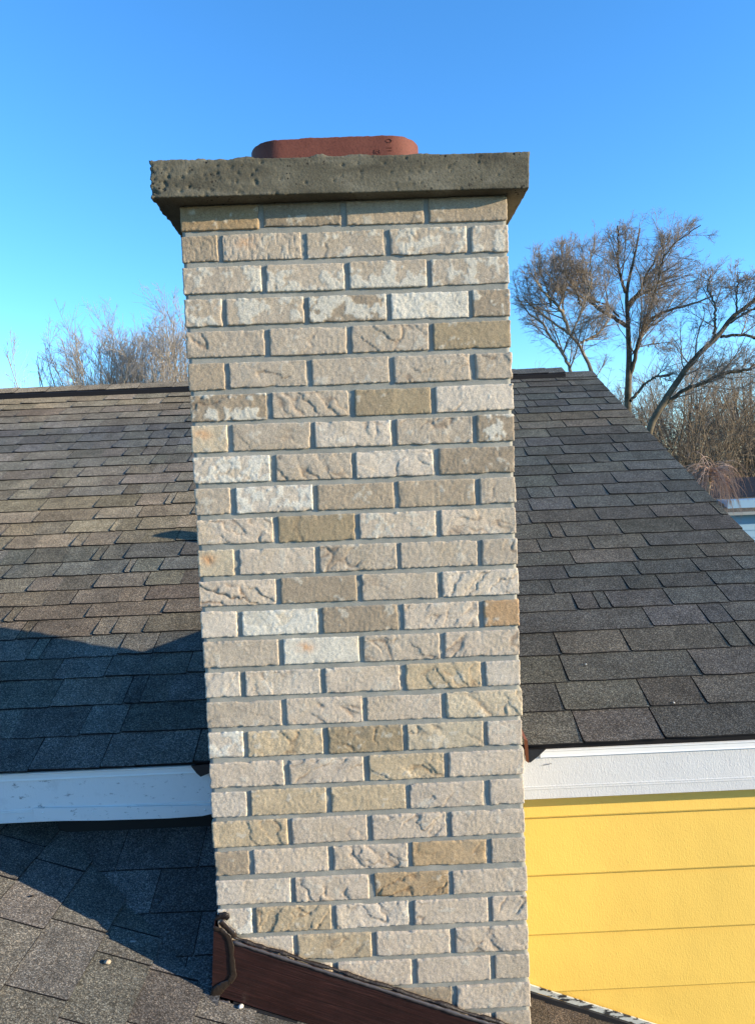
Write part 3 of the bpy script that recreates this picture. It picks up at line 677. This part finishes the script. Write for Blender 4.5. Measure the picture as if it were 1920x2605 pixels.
# lower roof on which the photographer stands: plane A falls to the right, plane B falls towards the camera, a valley between
AS, ZA0 = .381, -1.4774; aA = math.atan(AS); BS = .441; ZB0 = -1.1042-BS*.4586; aB = math.atan(BS)
XA0, XA1 = -2.6, 2.6
def zA(x): return ZA0-AS*x
def zB(y): return ZB0+BS*y
def valley_y(x): return (zA(x)-ZB0)/BS
V = [(XA0, -3.6, zA(XA0)-.004), (XA1, -3.6, zA(XA1)-.004), (XA1, .384, zA(XA1)-.004), (.30, .384, zA(.30)-.004), (.30, .05, zA(.3)-.004), (-.41, .05, zA(-.41)-.004), (-.41, valley_y(-.41), zA(-.41)-.004), (-1.05, valley_y(-1.05), zA(-1.05)-.004), (-1.05, .56, zA(-1.05)-.004), (XA0, .56, zA(XA0)-.004)]
n = len(V); Vb = [(x, y, z-.09) for x, y, z in V]
low = hfix('lower_roof', poly_mesh('lower_roof', V+Vb, [tuple(range(n)), tuple(range(n, 2*n))[::-1]]+[(i, n+i, n+(i+1) % n, (i+1) % n) for i in range(n)], M_ASPH))
vx = -.41
V = [(vx, valley_y(vx), zB(valley_y(vx))-.004), (vx, .56, zB(.56)-.004), (-1.14, .56, zB(.56)-.004)]
hfix('lower_roof_return', poly_mesh('lower_roof_return', V, [(0, 1, 2)], M_ASPH))
bpy.context.view_layer.update()
FR_A = Frame((0, 0, ZA0), (0, 1, 0), (-math.cos(aA), 0, math.sin(aA)))     # u = +Y along the course, v = upslope (towards -X)
FR_A.N = np.array((math.sin(aA), 0, math.cos(aA)))
FR_B = Frame((0, 0, ZB0), (1, 0, 0), (0, math.cos(aB), math.sin(aB)))
vm = .8625
knA = {-.995: [.171], -.8575: [.0255, .292], -.7175: [-.168, .079], -.582: [-.21, .015, .123], -.4445: [-.166], -.307: [-.092, -.02]}
xe = [-1.27, -1.1325, -.995, -.8575, -.7175, -.582, -.4445, -.307, -.17]
bounds = [-1.55+.1385*j for j in range(2)]+xe+[-.17+.1375*j for j in range(1, 12)]
for j in range(1, len(bounds)):
    X1, X0 = bounds[j], bounds[j-1]         # butt edge at X1 (low side), top at X0
    v0, v1 = -X1/math.cos(aA), -X0/math.cos(aA)+.012
    cuts = list(knA.get(X1, []))
    lo_y, hi_y = -.75, (.60 if X1 < -.42 else .384)
    y = (min(cuts) if cuts else rnd.uniform(-.2, .1))
    while y > lo_y: y -= rnd.uniform(.17, .33); cuts.insert(0, y)
    y = max(cuts)
    while y < hi_y-.35: y += rnd.uniform(.17, .33); cuts.append(y)
    cuts = sorted(cuts); vals = cuts+[hi_y]
    for i in range(len(vals)-1):
        u0, u1 = vals[i], vals[i+1]
        if X1 > -.42 and X1 < .5 and u0 >= -.02 and X1 < .42: continue
        if X1 > -.36 and X1 < .42: u1 = min(u1, .02)
        if u1-u0 < .01: continue
        clips = []
        if X1 < -.42:   # keep the part on this side of the valley: y <= valley_y(x); x = -v*cos(aA)
            k1 = -AS/BS; k0 = (ZA0-ZB0)/BS        # valley_y = k0 + k1*x = k0 - k1*cos*v
            clips = [(-1, -k1*math.cos(aA), -k0)]
            clips = [(-1.0, k1*-math.cos(aA), -k0)]
        t_ = np.array((.096, .093, .083))*rnd.choice([.8, .92, 1.0, 1.1])*np.array((1+rnd.uniform(-.03, .05), 1, 1+rnd.uniform(-.04, .06)))
        if X1 > .4: t_ = t_*np.array((1.0, .85, .7))
        o = tab(FR_A, u0, u1, v0, v1, rnd.uniform(.001, .004), rnd.uniform(.0, .001), low, t_, clips=clips, wave=.001, gap=.0038)
        if o: reparent_fix(o, low)
ys = [-.05, .075, .19, .320, .452]
cB = {.075: [-.485], .19: [-.634], .320: [-.774, -.524], .452: [-.776, -.60], -.05: [-.50]}
for j in range(len(ys)-1):
    y0, y1 = ys[j], ys[j+1]; cuts = [-1.3]+sorted(cB.get(y0, []))+[-.395]
    for i in range(len(cuts)-1):
        k1 = -AS/BS; k0 = (ZA0-ZB0)/BS
        # keep y >= valley_y(x) - overlap: v*cosB - k1*u >= k0
        t_ = np.array((.105, .103, .10))*rnd.choice([.75, .9, 1.0, 1.1])
        o = tab(FR_B, cuts[i], cuts[i+1], y0/math.cos(aB), y1/math.cos(aB)+.012, .003, 0, low, t_, clips=[(-k1, math.cos(aB), k0-.03)], wave=.0012)
        if o: reparent_fix(o, low)
V = []; F = []
XB = [XA0+.1375*j for j in range(100) if XA0+.1375*j < XA1+.1]
for j in range(1, len(XB)):
    X0_, X1_ = XB[j-1], min(XB[j], XA1); y = -3.6; ye_ = .56 if X1_ < -1.40 else (-.70 if X1_ < 1.36 else .384)
    while y < ye_:
        y2 = min(y+rnd.uniform(.16, .33), ye_); n = len(V)
        V += [FR_A(y, -X1_/math.cos(aA), .0045), FR_A(y2, -X1_/math.cos(aA), .0045), FR_A(y2, -X0_/math.cos(aA)+.01, -.001), FR_A(y, -X0_/math.cos(aA)+.01, -.001), FR_A(y, -X1_/math.cos(aA), -.003), FR_A(y2, -X1_/math.cos(aA), -.003)]
        F += [(n, n+1, n+2, n+3), (n, n+4, n+5, n+1)]; y = y2+.003
o = link('shingle_field', poly_mesh('shingle_field', V, F, M_SHF), low); reparent_fix(o, low); o['kind'] = 'stuff'
# walls under the lower roof
box('lower_wall', (XA0+.25, XA1-.3, -3.4, -3.3, GZ, zA(XA1)-.1), M_SIDE, house)
box('lower_side_wall', (XA1-.4, XA1-.3, -3.4, WY, GZ, zA(XA1)-.1), M_SIDE, house)
# chipped white counterflashing and black strip where the siding meets the lower roof
def sloped_strip(name, x0, x1, y0, y1, h0, h1, mtl):
    prism(name, [(x0, zA(x0)+h0), (x1, zA(x1)+h0), (x1, zA(x1)+h1), (x0, zA(x0)+h1)], 'y', y0, y1, mtl, house)
sloped_strip('wall_flashing', .40, 2.0, .368, .374, .022, .040, M_CHIP)
sloped_strip('flashing_black_strip', .40, 2.0, .360, .368, .004, .021, M_BLACK)

# ------------------------------------------------------------------ small debris on the roofs
def pebble(x, y, z, r, label, cat='stone', mtl=M_STONE, sq=(1, 1, .7), grp=None):
    I, F = boxgrid(6, 6, 6); P = I/3-1; P /= np.linalg.norm(P, axis=1, keepdims=True); P = P*np.array(sq)*r
    P *= (1+.25*vnoise(P+np.array((x, y, z))*31, .9/r, 3))[:, None]
    o = link('pebble' if cat == 'stone' else cat, quads_mesh('pebble', P, F, mtl, False)); o.location = (x, y, z+r*sq[2]*.6)
    o.rotation_euler = (.2, aA, rnd.uniform(0, 3)); tag(o, label, cat, grp); return o
M_CHALK, _t, _b = mat('white_chip', (.55, .53, .48), .8)
M_LEAF, _t, _b = mat('dead_leaf', (.025, .02, .016), .8)
pebble(-.678, -.021, zA(-.678)+.006, .0085, 'small beige stone lying on the sunlit lower roof shingles')
pebble(-.344, -.032, zA(-.344)+.008, .0062, 'small white mortar chip at the foot of the brown flashing', 'chip', M_CHALK, (1.5, 1, .8))
pebble(-.933, .129, zA(-.933)+.005, .0085, 'dark curled dead leaf near the shadow edge on the lower roof', 'leaf', M_LEAF, (1.2, .6, .25))
for (x, y, l) in ((-.62, .215, 'pale grey mortar flake in the shaded valley nearest the eave'), (-.57, .135, 'pale grey mortar flake in the middle of the shaded valley'), (-.645, .08, 'pale grey mortar flake beside the shadow edge')):
    pebble(x, y, max(zA(x), zB(y))+.006, .006, l, 'chip', M_GALV, (1.4, .6, .35), 'mortar flakes on the lower roof')
for X, s, l in ((.747, .335, 'tiny white chip on the right slope two courses above the eave'), (.97, .14, 'tiny white chip at a shingle butt on the right slope')):
    q = rp(X, s, .007); pebble(*q, .0035, l, 'chip', M_CHALK)
gk = Geo(); q = np.array([[(.522, .3065, -.8905), (.535, .304, -.888), (.547, .304, -.884), (.549, .3065, -.888)]]); V, F = tubes(q, np.full((1, 4), .0009), 5); gk.add(V, F)
o = link('nail', gk.mesh('nail', M_GALV)); tag(o, 'bent nail sticking out of the white fascia right of the chimney', 'nail')

# ------------------------------------------------------------------ neighbour house
nb = empty('neighbour_house', (18, 28, GZ)); tag(nb, 'low blue neighbouring house with a roof coloured dark for tree shade beyond the right rake', 'house')
bpy.context.view_layer.update()
def nlink(name, V, F, mtl):
    o = link(name, poly_mesh(name, V, F, mtl), nb); reparent_fix(o, nb); return o
X0, X1 = 13.2, 26
nlink('roof', [(X0, 25.0, -1.40), (X1, 25.0, -1.40), (X1, 28, -.72), (X0, 28, -.72), (X1, 31, -1.4), (X0, 31, -1.4)], [(0, 1, 2, 3), (3, 2, 4, 5)], M_NB_SHADED)
nlink('lower_roof', [(X0-.3, 23.6, -1.87), (X1, 23.6, -1.87), (X1, 25.05, -1.41), (X0-.3, 25.05, -1.41)], [(0, 1, 2, 3)], M_NB_SUNLIT)  # added sheet for the sunlit strip of the roof above, not a second roof
nlink('shingle_step', [(X0-.3, 24.25, -1.655), (X1, 24.25, -1.655), (X1, 24.25, -1.60), (X0-.3, 24.25, -1.60), (X0-.3, 25.0, -1.415), (X1, 25.0, -1.415)], [(0, 1, 2, 3), (3, 2, 5, 4)], M_NB_SUNLIT)
V, F = box_vf(X0-.3, X1, 23.52, 23.6, -1.97, -1.86); nlink('gutter', V, F, M_GALV)
V, F = box_vf(X0, X1-.2, 24.0, 30.7, GZ, -1.45); nbw = nlink('wall', V, F, M_NB_WALL)
for i in range(12):
    zt1 = -2.02-.28*i
    V, F = [(X0, 23.99, zt1), (X1-.2, 23.99, zt1), (X1-.2, 23.96, zt1-.27), (X0, 23.96, zt1-.27), (X0, 24.0, zt1-.27), (X1-.2, 24.0, zt1-.27)], [(0, 3, 2, 1), (3, 4, 5, 2)]
    o = link('siding_board', poly_mesh('siding_board', V, F, M_NB_WALL), nbw); bpy.context.view_layer.update(); reparent_fix(o, nbw)
V, F = box_vf(16.5, 18.0, 23.90, 23.96, -3.8, -2.5); w1 = nlink('window', V, F, M_TRIM); bpy.context.view_layer.update()
V, F = box_vf(16.6, 17.9, 23.88, 23.90, -3.7, -2.6); o = link('pane', poly_mesh('pane', V, F, M_GLASS), w1); reparent_fix(o, w1)

# ------------------------------------------------------------------ trees
def dome(cx, cz, rx, rz, z0=-9): return lambda S: (((S[:, 0]-cx)/rx)**2+((S[:, 2]-cz)/rz)**2 < 1+.09*vnoise(S, .9, 4)) & (S[:, 2] > z0)
def norm(a): return a/(np.linalg.norm(a, axis=-1, keepdims=True)+1e-9)
def grow(S, D, L, R0, R1, n, wob, up, g):
    B = len(S); P = np.zeros((B, n, 3)); P[:, 0] = S; d = norm(D)
    for i in range(1, n):
        d = norm(d+wob*g.normal(size=(B, 3))+np.array((0, 0, up))); P[:, i] = P[:, i-1]+d*(L/(n-1))[:, None]
    f = np.linspace(0, 1, n)[None]; return P, R0[:, None]*(1-f)+R1[:, None]*f
def kids(P, R, L, m, tmin, ang, ratio, g, spread=.35):
    B, n, _ = P.shape; t = tmin+(1-tmin)*g.random((B, m)); f = t*(n-1); i = np.clip(f.astype(int), 0, n-2); fr = (f-i)[..., None]
    b = np.arange(B)[:, None]; S = P[b, i]*(1-fr)+P[b, i+1]*fr; T = norm(P[b, i+1]-P[b, i]); rad = (R[b, i]*(1-fr[..., 0])+R[b, i+1]*fr[..., 0])
    q = norm(np.cross(T, norm(g.normal(size=T.shape)))); a = ang*(1+spread*g.normal(size=t.shape))[..., None]
    D = T*np.cos(a)+q*np.sin(a); LL = L[:, None]*ratio*(1.15-.6*t)*(.6+.8*g.random(t.shape))
    return S.reshape(-1, 3), D.reshape(-1, 3), LL.ravel(), rad.ravel()
def smooth_poly(pts, n):
    p = np.array(pts, float); s = np.r_[0, np.cumsum(np.linalg.norm(np.diff(p, axis=0), axis=1))]
    q = np.linspace(0, s[-1], n); c = np.stack([np.interp(q, s, p[:, k]) for k in range(3)], 1)
    for _ in range(2): c[1:-1] = .25*c[:-2]+.5*c[1:-1]+.25*c[2:]
    return c, s[-1]
def twigs(P, R, L, g, levels, geo, keep=None):
    """levels: list of (m, tmin, ang, ratio, npts, wob, up, sides, rmin)"""
    for (m, tmin, ang, ratio, npts, wob, up, sides, rmin) in levels:
        S, D, LL, rad = kids(P, R, L, m, tmin, ang, ratio, g)
        ok = LL > .12; S, D, LL, rad = S[ok], D[ok], LL[ok], rad[ok]
        if keep is not None:
            ok = keep(S); S, D, LL, rad = S[ok], D[ok], LL[ok], rad[ok]
        r0 = np.clip(rad*.5, rmin, None); r0 = np.minimum(r0, LL*.010+rmin)
        P, R = grow(S, D, LL, r0, np.maximum(r0*.35, rmin*.6), npts, wob, up, g); L = LL
        if keep is not None:
            ok = keep(P[:, -1]); P, R, L = P[ok], R[ok], L[ok]
        V, F = tubes(P, R, sides); geo.add(V, F)
def finish_tree(name, base, trunk_geo, crown_geo, mt, mc, label, cat, group=None):
    e = empty(name, base); bpy.context.view_layer.update()
    o = link('trunk', trunk_geo.mesh('trunk', mt), e); reparent_fix(o, e)
    o = link('crown', crown_geo.mesh('crown', mc), e); reparent_fix(o, e)
    tag(e, label, cat, group); return e
def traced_tree(name, base, limbs, y, depth, g, levels, mt, mc, label, group=None, keep=None):
    tg, cg = Geo(), Geo(); Ps, Rs, Ls = [], [], []
    for pts, r0, r1, dy in limbs:
        n = 40; q = [(x, y+dy*(i/(len(pts)-1))*depth, z) for i, (x, z) in enumerate(pts)]
        c, L = smooth_poly(q, n); c[1:, 1] += np.cumsum(g.normal(size=n-1)*.006*depth); c += g.normal(size=c.shape)*np.array((.018, .018, .012))*(0 if r0 > .3 else 1)
        r = np.linspace(r0, r1, n); V, F = tubes(c[None], r[None], 8); tg.add(V, F); Ps.append(c); Rs.append(r); Ls.append(L)
    twigs(np.array(Ps), np.array(Rs), np.minimum(np.array(Ls), 5.0), g, levels, cg, keep)
    return finish_tree(name, base, tg, cg, mt, mc, label, 'tree', group)
OAK = [(20, .18, .70, .50, 7, .10, .05, 4, .010), (9, .10, .62, .44, 5, .18, .05, 3, .0065), (6, .1, .65, .58, 4, .2, .04, 3, .0048), (3, .1, .6, .62, 3, .2, .03, 3, .0040)]
g = np.random.default_rng(3)
oak = [([(11.7, GZ), (11.75, -1), (11.79, 2.51), (11.88, 3.78), (11.93, 4.83), (11.92, 5.89), (11.9, 6.94), (11.83, 7.64), (12.0, 8.19), (12.15, 8.74), (12.33, 9.36), (12.43, 9.98), (12.53, 10.4)], 0.306, .03, 0),
       ([(11.9, 3.78), (12.18, 4.82), (12.29, 5.66), (12.66, 6.28), (13.3, 6.61), (14.02, 6.76), (14.74, 6.94), (15.2, 7.1)], 0.105, .03, -.5),
       ([(11.88, 6.13), (11.45, 6.53), (10.96, 6.87), (10.47, 7.41), (9.98, 7.77), (9.43, 8.14), (8.94, 8.64), (8.6, 9.2)], 0.093, .025, .6),
       ([(11.83, 7.64), (11.42, 8.28), (11.23, 8.91), (11.19, 9.54), (11.03, 10.1)], 0.068, .02, -.6),
       ([(11.9, 6.9), (12.39, 7.48), (12.97, 7.74), (13.4, 8.0), (14.05, 8.46), (14.76, 8.65)], 0.074, .02, .5),
       ([(11.87, 7.1), (12.47, 7.68), (12.66, 8.3), (12.99, 8.85), (13.43, 9.53), (13.6, 9.9)], 0.074, .02, -.2),
       ([(12.76, 6.35), (12.85, 7.25), (12.9, 7.88), (12.88, 8.64), (13.28, 9.2), (14.0, 9.6)], 0.050, .02, -1),
       ([(12.24, 5.1), (12.64, 5.3), (13.28, 5.42), (14.07, 5.53)], 0.031, .015, .3),
       ([(11.52, 6.57), (10.82, 6.98), (9.83, 7.12), (9.05, 7.14), (8.3, 7.4)], 0.043, .02, -1),
       ([(12.7, 7.6), (13.5, 7.7), (14.4, 7.9), (15.2, 8.3)], 0.043, .015, .9)]
traced_tree('oak_tree', (11.7, 30, GZ), oak, 30, 2.6, g, OAK, M_BARK_OAK, M_TWIG_OAK, 'tall bare oak with wide domed crown above the right roof edge', keep=dome(12.0, 6.7, 3.9, 4.05, 4.4))
lt = [([(9.6, GZ), (9.5, 1), (9.35, 3.6), (9.11, 4.18), (8.86, 4.89), (8.49, 5.29), (8.04, 5.62), (7.67, 5.89), (7.35, 6.15), (6.97, 6.42), (6.6, 6.81)], 0.204, .025, 0),
      ([(8.87, 4.99), (9.26, 5.16), (9.78, 5.43), (10.18, 5.86), (10.57, 6.35)], 0.062, .02, .5),
      ([(8.42, 5.35), (8.12, 6.06), (7.74, 6.45), (7.3, 6.72), (6.93, 7.11), (6.5, 7.5)], 0.074, .02, -.6),
      ([(8.18, 5.99), (8.26, 6.62), (8.38, 7.25), (8.17, 7.95), (7.8, 8.3)], 0.050, .015, .6),
      ([(8.5, 5.3), (8.9, 6.35), (9.18, 7.2), (9.01, 8.0), (9.1, 8.5)], 0.043, .015, -.6),
      ([(8.95, 6.4), (8.75, 7.2), (8.4, 7.9), (8.3, 8.8)], .06, .015, .2), ([(7.7, 6.5), (7.5, 7.3), (7.2, 7.9), (7.2, 8.4)], .05, .015, -.2),
      ([(8.6, 2.8), (8.45, 3.95), (8.09, 4.79), (7.74, 5.25), (7.53, 5.83), (6.97, 6.29), (6.48, 7.07)], 0.087, .02, .3)]
traced_tree('bare_tree', (9.6, 27, GZ), lt, 27, 2.2, g, OAK, M_BARK_PALE, M_TWIG_OAK, 'bare spreading tree directly right of the chimney above the ridge', keep=dome(8.4, 5.9, 2.85, 3.5, 3.4))
rt = [([(9.9, GZ), (10.0, -1), (10.37, 1.43), (10.68, 1.93), (11.03, 2.44), (11.63, 3.28), (12.1, 3.83), (12.69, 4.27), (13.05, 4.71), (13.4, 5.21), (13.99, 5.53), (14.39, 5.8), (14.92, 6.23), (15.6, 6.7)], 0.204, .05, 0),
      ([(12.81, 4.38), (12.93, 5.06), (13.06, 5.79), (12.9, 6.36), (13.1, 6.9)], 0.056, .02, .5),
      ([(13.04, 4.48), (13.68, 4.52), (14.32, 4.26), (15.13, 3.95), (16.2, 3.5)], 0.056, .03, -.5),
      ([(9.7, 2.3), (10.35, 2.98), (10.81, 3.19), (11.4, 3.23)], 0.062, .03, .3),
      ([(10.61, 1.82), (11.03, 2.21), (11.62, 2.65), (12.2, 2.8), (12.79, 3.12), (13.84, 3.22)], 0.081, .05, -.3),
      ([(13.63, 5.34), (13.76, 6.05), (13.94, 6.61), (14.1, 7.0)], 0.037, .015, .4), ([(13.28, 4.93), (13.87, 5.31), (14.45, 5.46), (15.15, 5.77)], 0.043, .02, -.6),
      ([(14.6, 6.0), (14.8, 6.6), (15.3, 7.0)], 0.037, .015, .4)]
traced_tree('leaning_tree', (9.9, 24, GZ), rt, 24, 1.8, g, OAK, M_BARK_OAK, M_TWIG_OAK, 'thick dark leaning tree with broken low limb at the right edge', keep=dome(14.6, 4.2, 4.0, 3.4, 1.2))
# left: many-stemmed vase-shaped trees beyond the ridge
def vase_tree(x, y, top, spread, nst, seed, label, mt=M_BARK_PALE, mc=M_TWIG_PALE, lev=None, group=None, name='vase_tree', lean=0, base=GZ, r0=.06, stem_from=.12, keep=None):
    if keep is None: keep = lambda S: S[:, 2] < top-.1
    g = np.random.default_rng(seed); H = top-base; tg, cg = Geo(), Geo()
    c = np.array([[(x, y, base), (x, y, base+H*stem_from)]], float); c = np.concatenate([c[:, :1]*(1-f)+c[:, 1:]*f for f in np.linspace(0, 1, 5)], 1)
    V, F = tubes(c, np.full((1, 5), r0*2.6)*np.linspace(1.2, .9, 5), 8); tg.add(V, F)
    S = np.tile(np.array((x, y, base+H*stem_from*.8)), (nst, 1)); az = g.random(nst)*2*np.pi; a = spread*np.sqrt(g.random(nst))
    D = np.stack([np.sin(a)*np.cos(az)+lean, np.sin(a)*np.sin(az), np.cos(a)], 1); LL = H*(1-stem_from)*(1-.10*a/spread)*(.9+.12*g.random(nst))
    if name == 'vase_tree': LL = LL*.93
    P, R = grow(S, D, LL, np.full(nst, r0)*(.6+.8*g.random(nst)), np.full(nst, .010), 14, .05, .012, g); V, F = tubes(P, R, 6); tg.add(V, F)
    lev = lev or [(15, .38, .50, .22, 5, .08, .05, 3, .0075), (8, .1, .50, .50, 4, .1, .05, 3, .0055), (4, .1, .5, .55, 3, .12, .04, 3, .0042)]
    twigs(P, R, LL, g, lev, cg, keep=keep)
    return finish_tree(name, (x, y, base), tg, cg, mt, mc, label, 'tree', group)
LEFT_DOME = dome(-6.8, 3.4, 3.85, 2.9)
vase_tree(-8.9, 22, 6.2, .38, 34, 5, 'pale many-stemmed bare tree at the left end of the group beyond the ridge', lean=-.03, keep=LEFT_DOME, r0=.045)
vase_tree(-7.5, 22.8, 6.7, .30, 22, 6, 'pale bare tree with steep stems in the middle of the group beyond the ridge', lean=-.02, keep=LEFT_DOME, r0=.045)
vase_tree(-6.1, 22.2, 6.6, .28, 20, 7, 'pale bare tree close to the left side of the chimney crown', lean=.0, keep=LEFT_DOME, r0=.045)
vase_tree(-4.6, 23.0, 6.0, .22, 9, 8, 'pale bare tree mostly hidden behind the chimney', keep=LEFT_DOME)
# woodland on the right
LB = [(9, .3, .55, .34, 5, .14, .06, 3, .012), (7, .1, .55, .48, 4, .16, .04, 3, .0080), (3, .1, .6, .55, 3, .2, .03, 3, .0065)]
spots = [(13.9, 40, 3.9, .20, 6, .09), (16.2, 36, 4.4, .22, 7, .08), (18.9, 40, 5.6, .20, 6, .10), (21.2, 41, 5.4, .24, 7, .09), (22.6, 38, 5.2, .20, 6, .10), (24.6, 42, 6.4, .24, 6, .10), (17.4, 45, 4.9, .22, 7, .10),
         (26.5, 46, 6.0, .25, 6, .11), (11.6, 44, 4.9, .30, 8, .09), (9.2, 46, 5.6, .30, 8, .10), (20.0, 48, 4.9, .25, 7, .09), (13.0, 50, 5.4, .28, 8, .10), (28.5, 50, 6.6, .25, 7, .11), (23.6, 34, 4.6, .2, 5, .07)]
wl = ['slender bare tree right of the oak trunk', 'slim forked tree above the blue house ridge', 'straight dark tree behind the leaning tree', 'bare tree in the gap with bright sky', 'pale forked tree at the right frame edge',
      'tall thin tree at the upper right frame edge', 'bare tree behind the leaning trunk', 'distant tree at the far right edge', 'twiggy tree low behind the ridge end', 'twiggy tree behind the spreading tree', 'distant tree above the shade-coloured roof',
      'distant tree behind the oak trunk', 'farthest tree at the right edge', 'small thin tree standing just behind the blue house']
for i, (x, y, tp, sp, ns, r0) in enumerate(spots):
    vase_tree(x, y, tp+1.5, sp*1.5, ns, 40+i, wl[i]+' in the winter wood', M_BARK_BG if i % 3 else M_BARK_PALE, M_TWIG_OAK, LB, 'bare trees of the wood on the right', 'woodland_tree', 0, GZ, r0, .22 if i % 2 else .34)
# undergrowth: nobody could count it
g = np.random.default_rng(77); cg = Geo(); n = 520
yy = 33+55*g.random(n)**1.2; xx = (.235+.565*g.random(n))*yy*1.02+g.normal(size=n); S = np.stack([xx, yy, np.full(n, GZ)], 1)
D = np.stack([g.normal(size=n)*.3, g.normal(size=n)*.3, np.ones(n)], 1); LL = 7.2+5.2*g.random(n)*(yy/60)
P, R = grow(S, D, LL, np.full(n, .055), np.full(n, .014), 7, .13, .02, g); V, F = tubes(P, R, 3); cg.add(V, F)
twigs(P, R, LL, g, [(10, .25, .8, .38, 4, .2, .02, 3, .015), (4, .1, .7, .5, 3, .25, 0, 3, .0105)], cg)
tag(link('undergrowth', cg.mesh('undergrowth', M_BARK_BG)), 'tangle of bare brush and saplings under the wood on the right', kind='stuff')
# weeping tree
g = np.random.default_rng(9); tg, cg = Geo(), Geo(); c, L = smooth_poly([(10.35, 20, GZ), (10.4, 20, -3), (10.5, 20, -1.4), (10.6, 20, -.45)], 12)
V, F = tubes(c[None], np.linspace(.11, .05, 12)[None], 8); tg.add(V, F)
B = 170; az = g.random(B)*2*np.pi; a = g.uniform(.5, 1.25, B); S = c[-1]+g.normal(size=(B, 3))*np.array((.08, .08, .15))
D = np.stack([np.sin(a)*np.cos(az), np.sin(a)*np.sin(az), np.cos(a)], 1); n_ = 12; P = np.zeros((B, n_, 3)); P[:, 0] = S; d = norm(D); LL = g.uniform(.9, 1.75, B)
for i in range(1, n_):
    d = norm(d*np.array((.93, .93, 1))+np.array((0, 0, -.26))+.05*g.normal(size=(B, 3))); P[:, i] = P[:, i-1]+d*(LL/(n_-1))[:, None]
R = np.linspace(.011, .0035, n_)[None]*np.ones((B, 1)); V, F = tubes(P, R, 3); cg.add(V, F)
twigs(P, R, LL, g, [(5, .2, .4, .3, 5, .08, -.25, 3, .0035)], cg)
finish_tree('weeping_tree', (10.35, 20, GZ), tg, cg, M_BARK_PALE, M_TWIG_WEEP, 'small weeping tree with tan drooping twigs beside the rake edge', 'tree')
cat_t = {}
for o in bpy.data.objects:
    if o.type == 'MESH':
        k_ = o.name.split('.')[0]; cat_t[k_] = cat_t.get(k_, 0)+len(o.data.polygons)*2
print(sorted(cat_t.items(), key=lambda x: -x[1])[:12])
print('tabs', n_tab, 'shingles', len([o for o in bpy.data.objects if o.name.startswith('shingle')]), 'tris', sum(len(o.data.polygons)*2 for o in bpy.data.objects if o.type == 'MESH'))
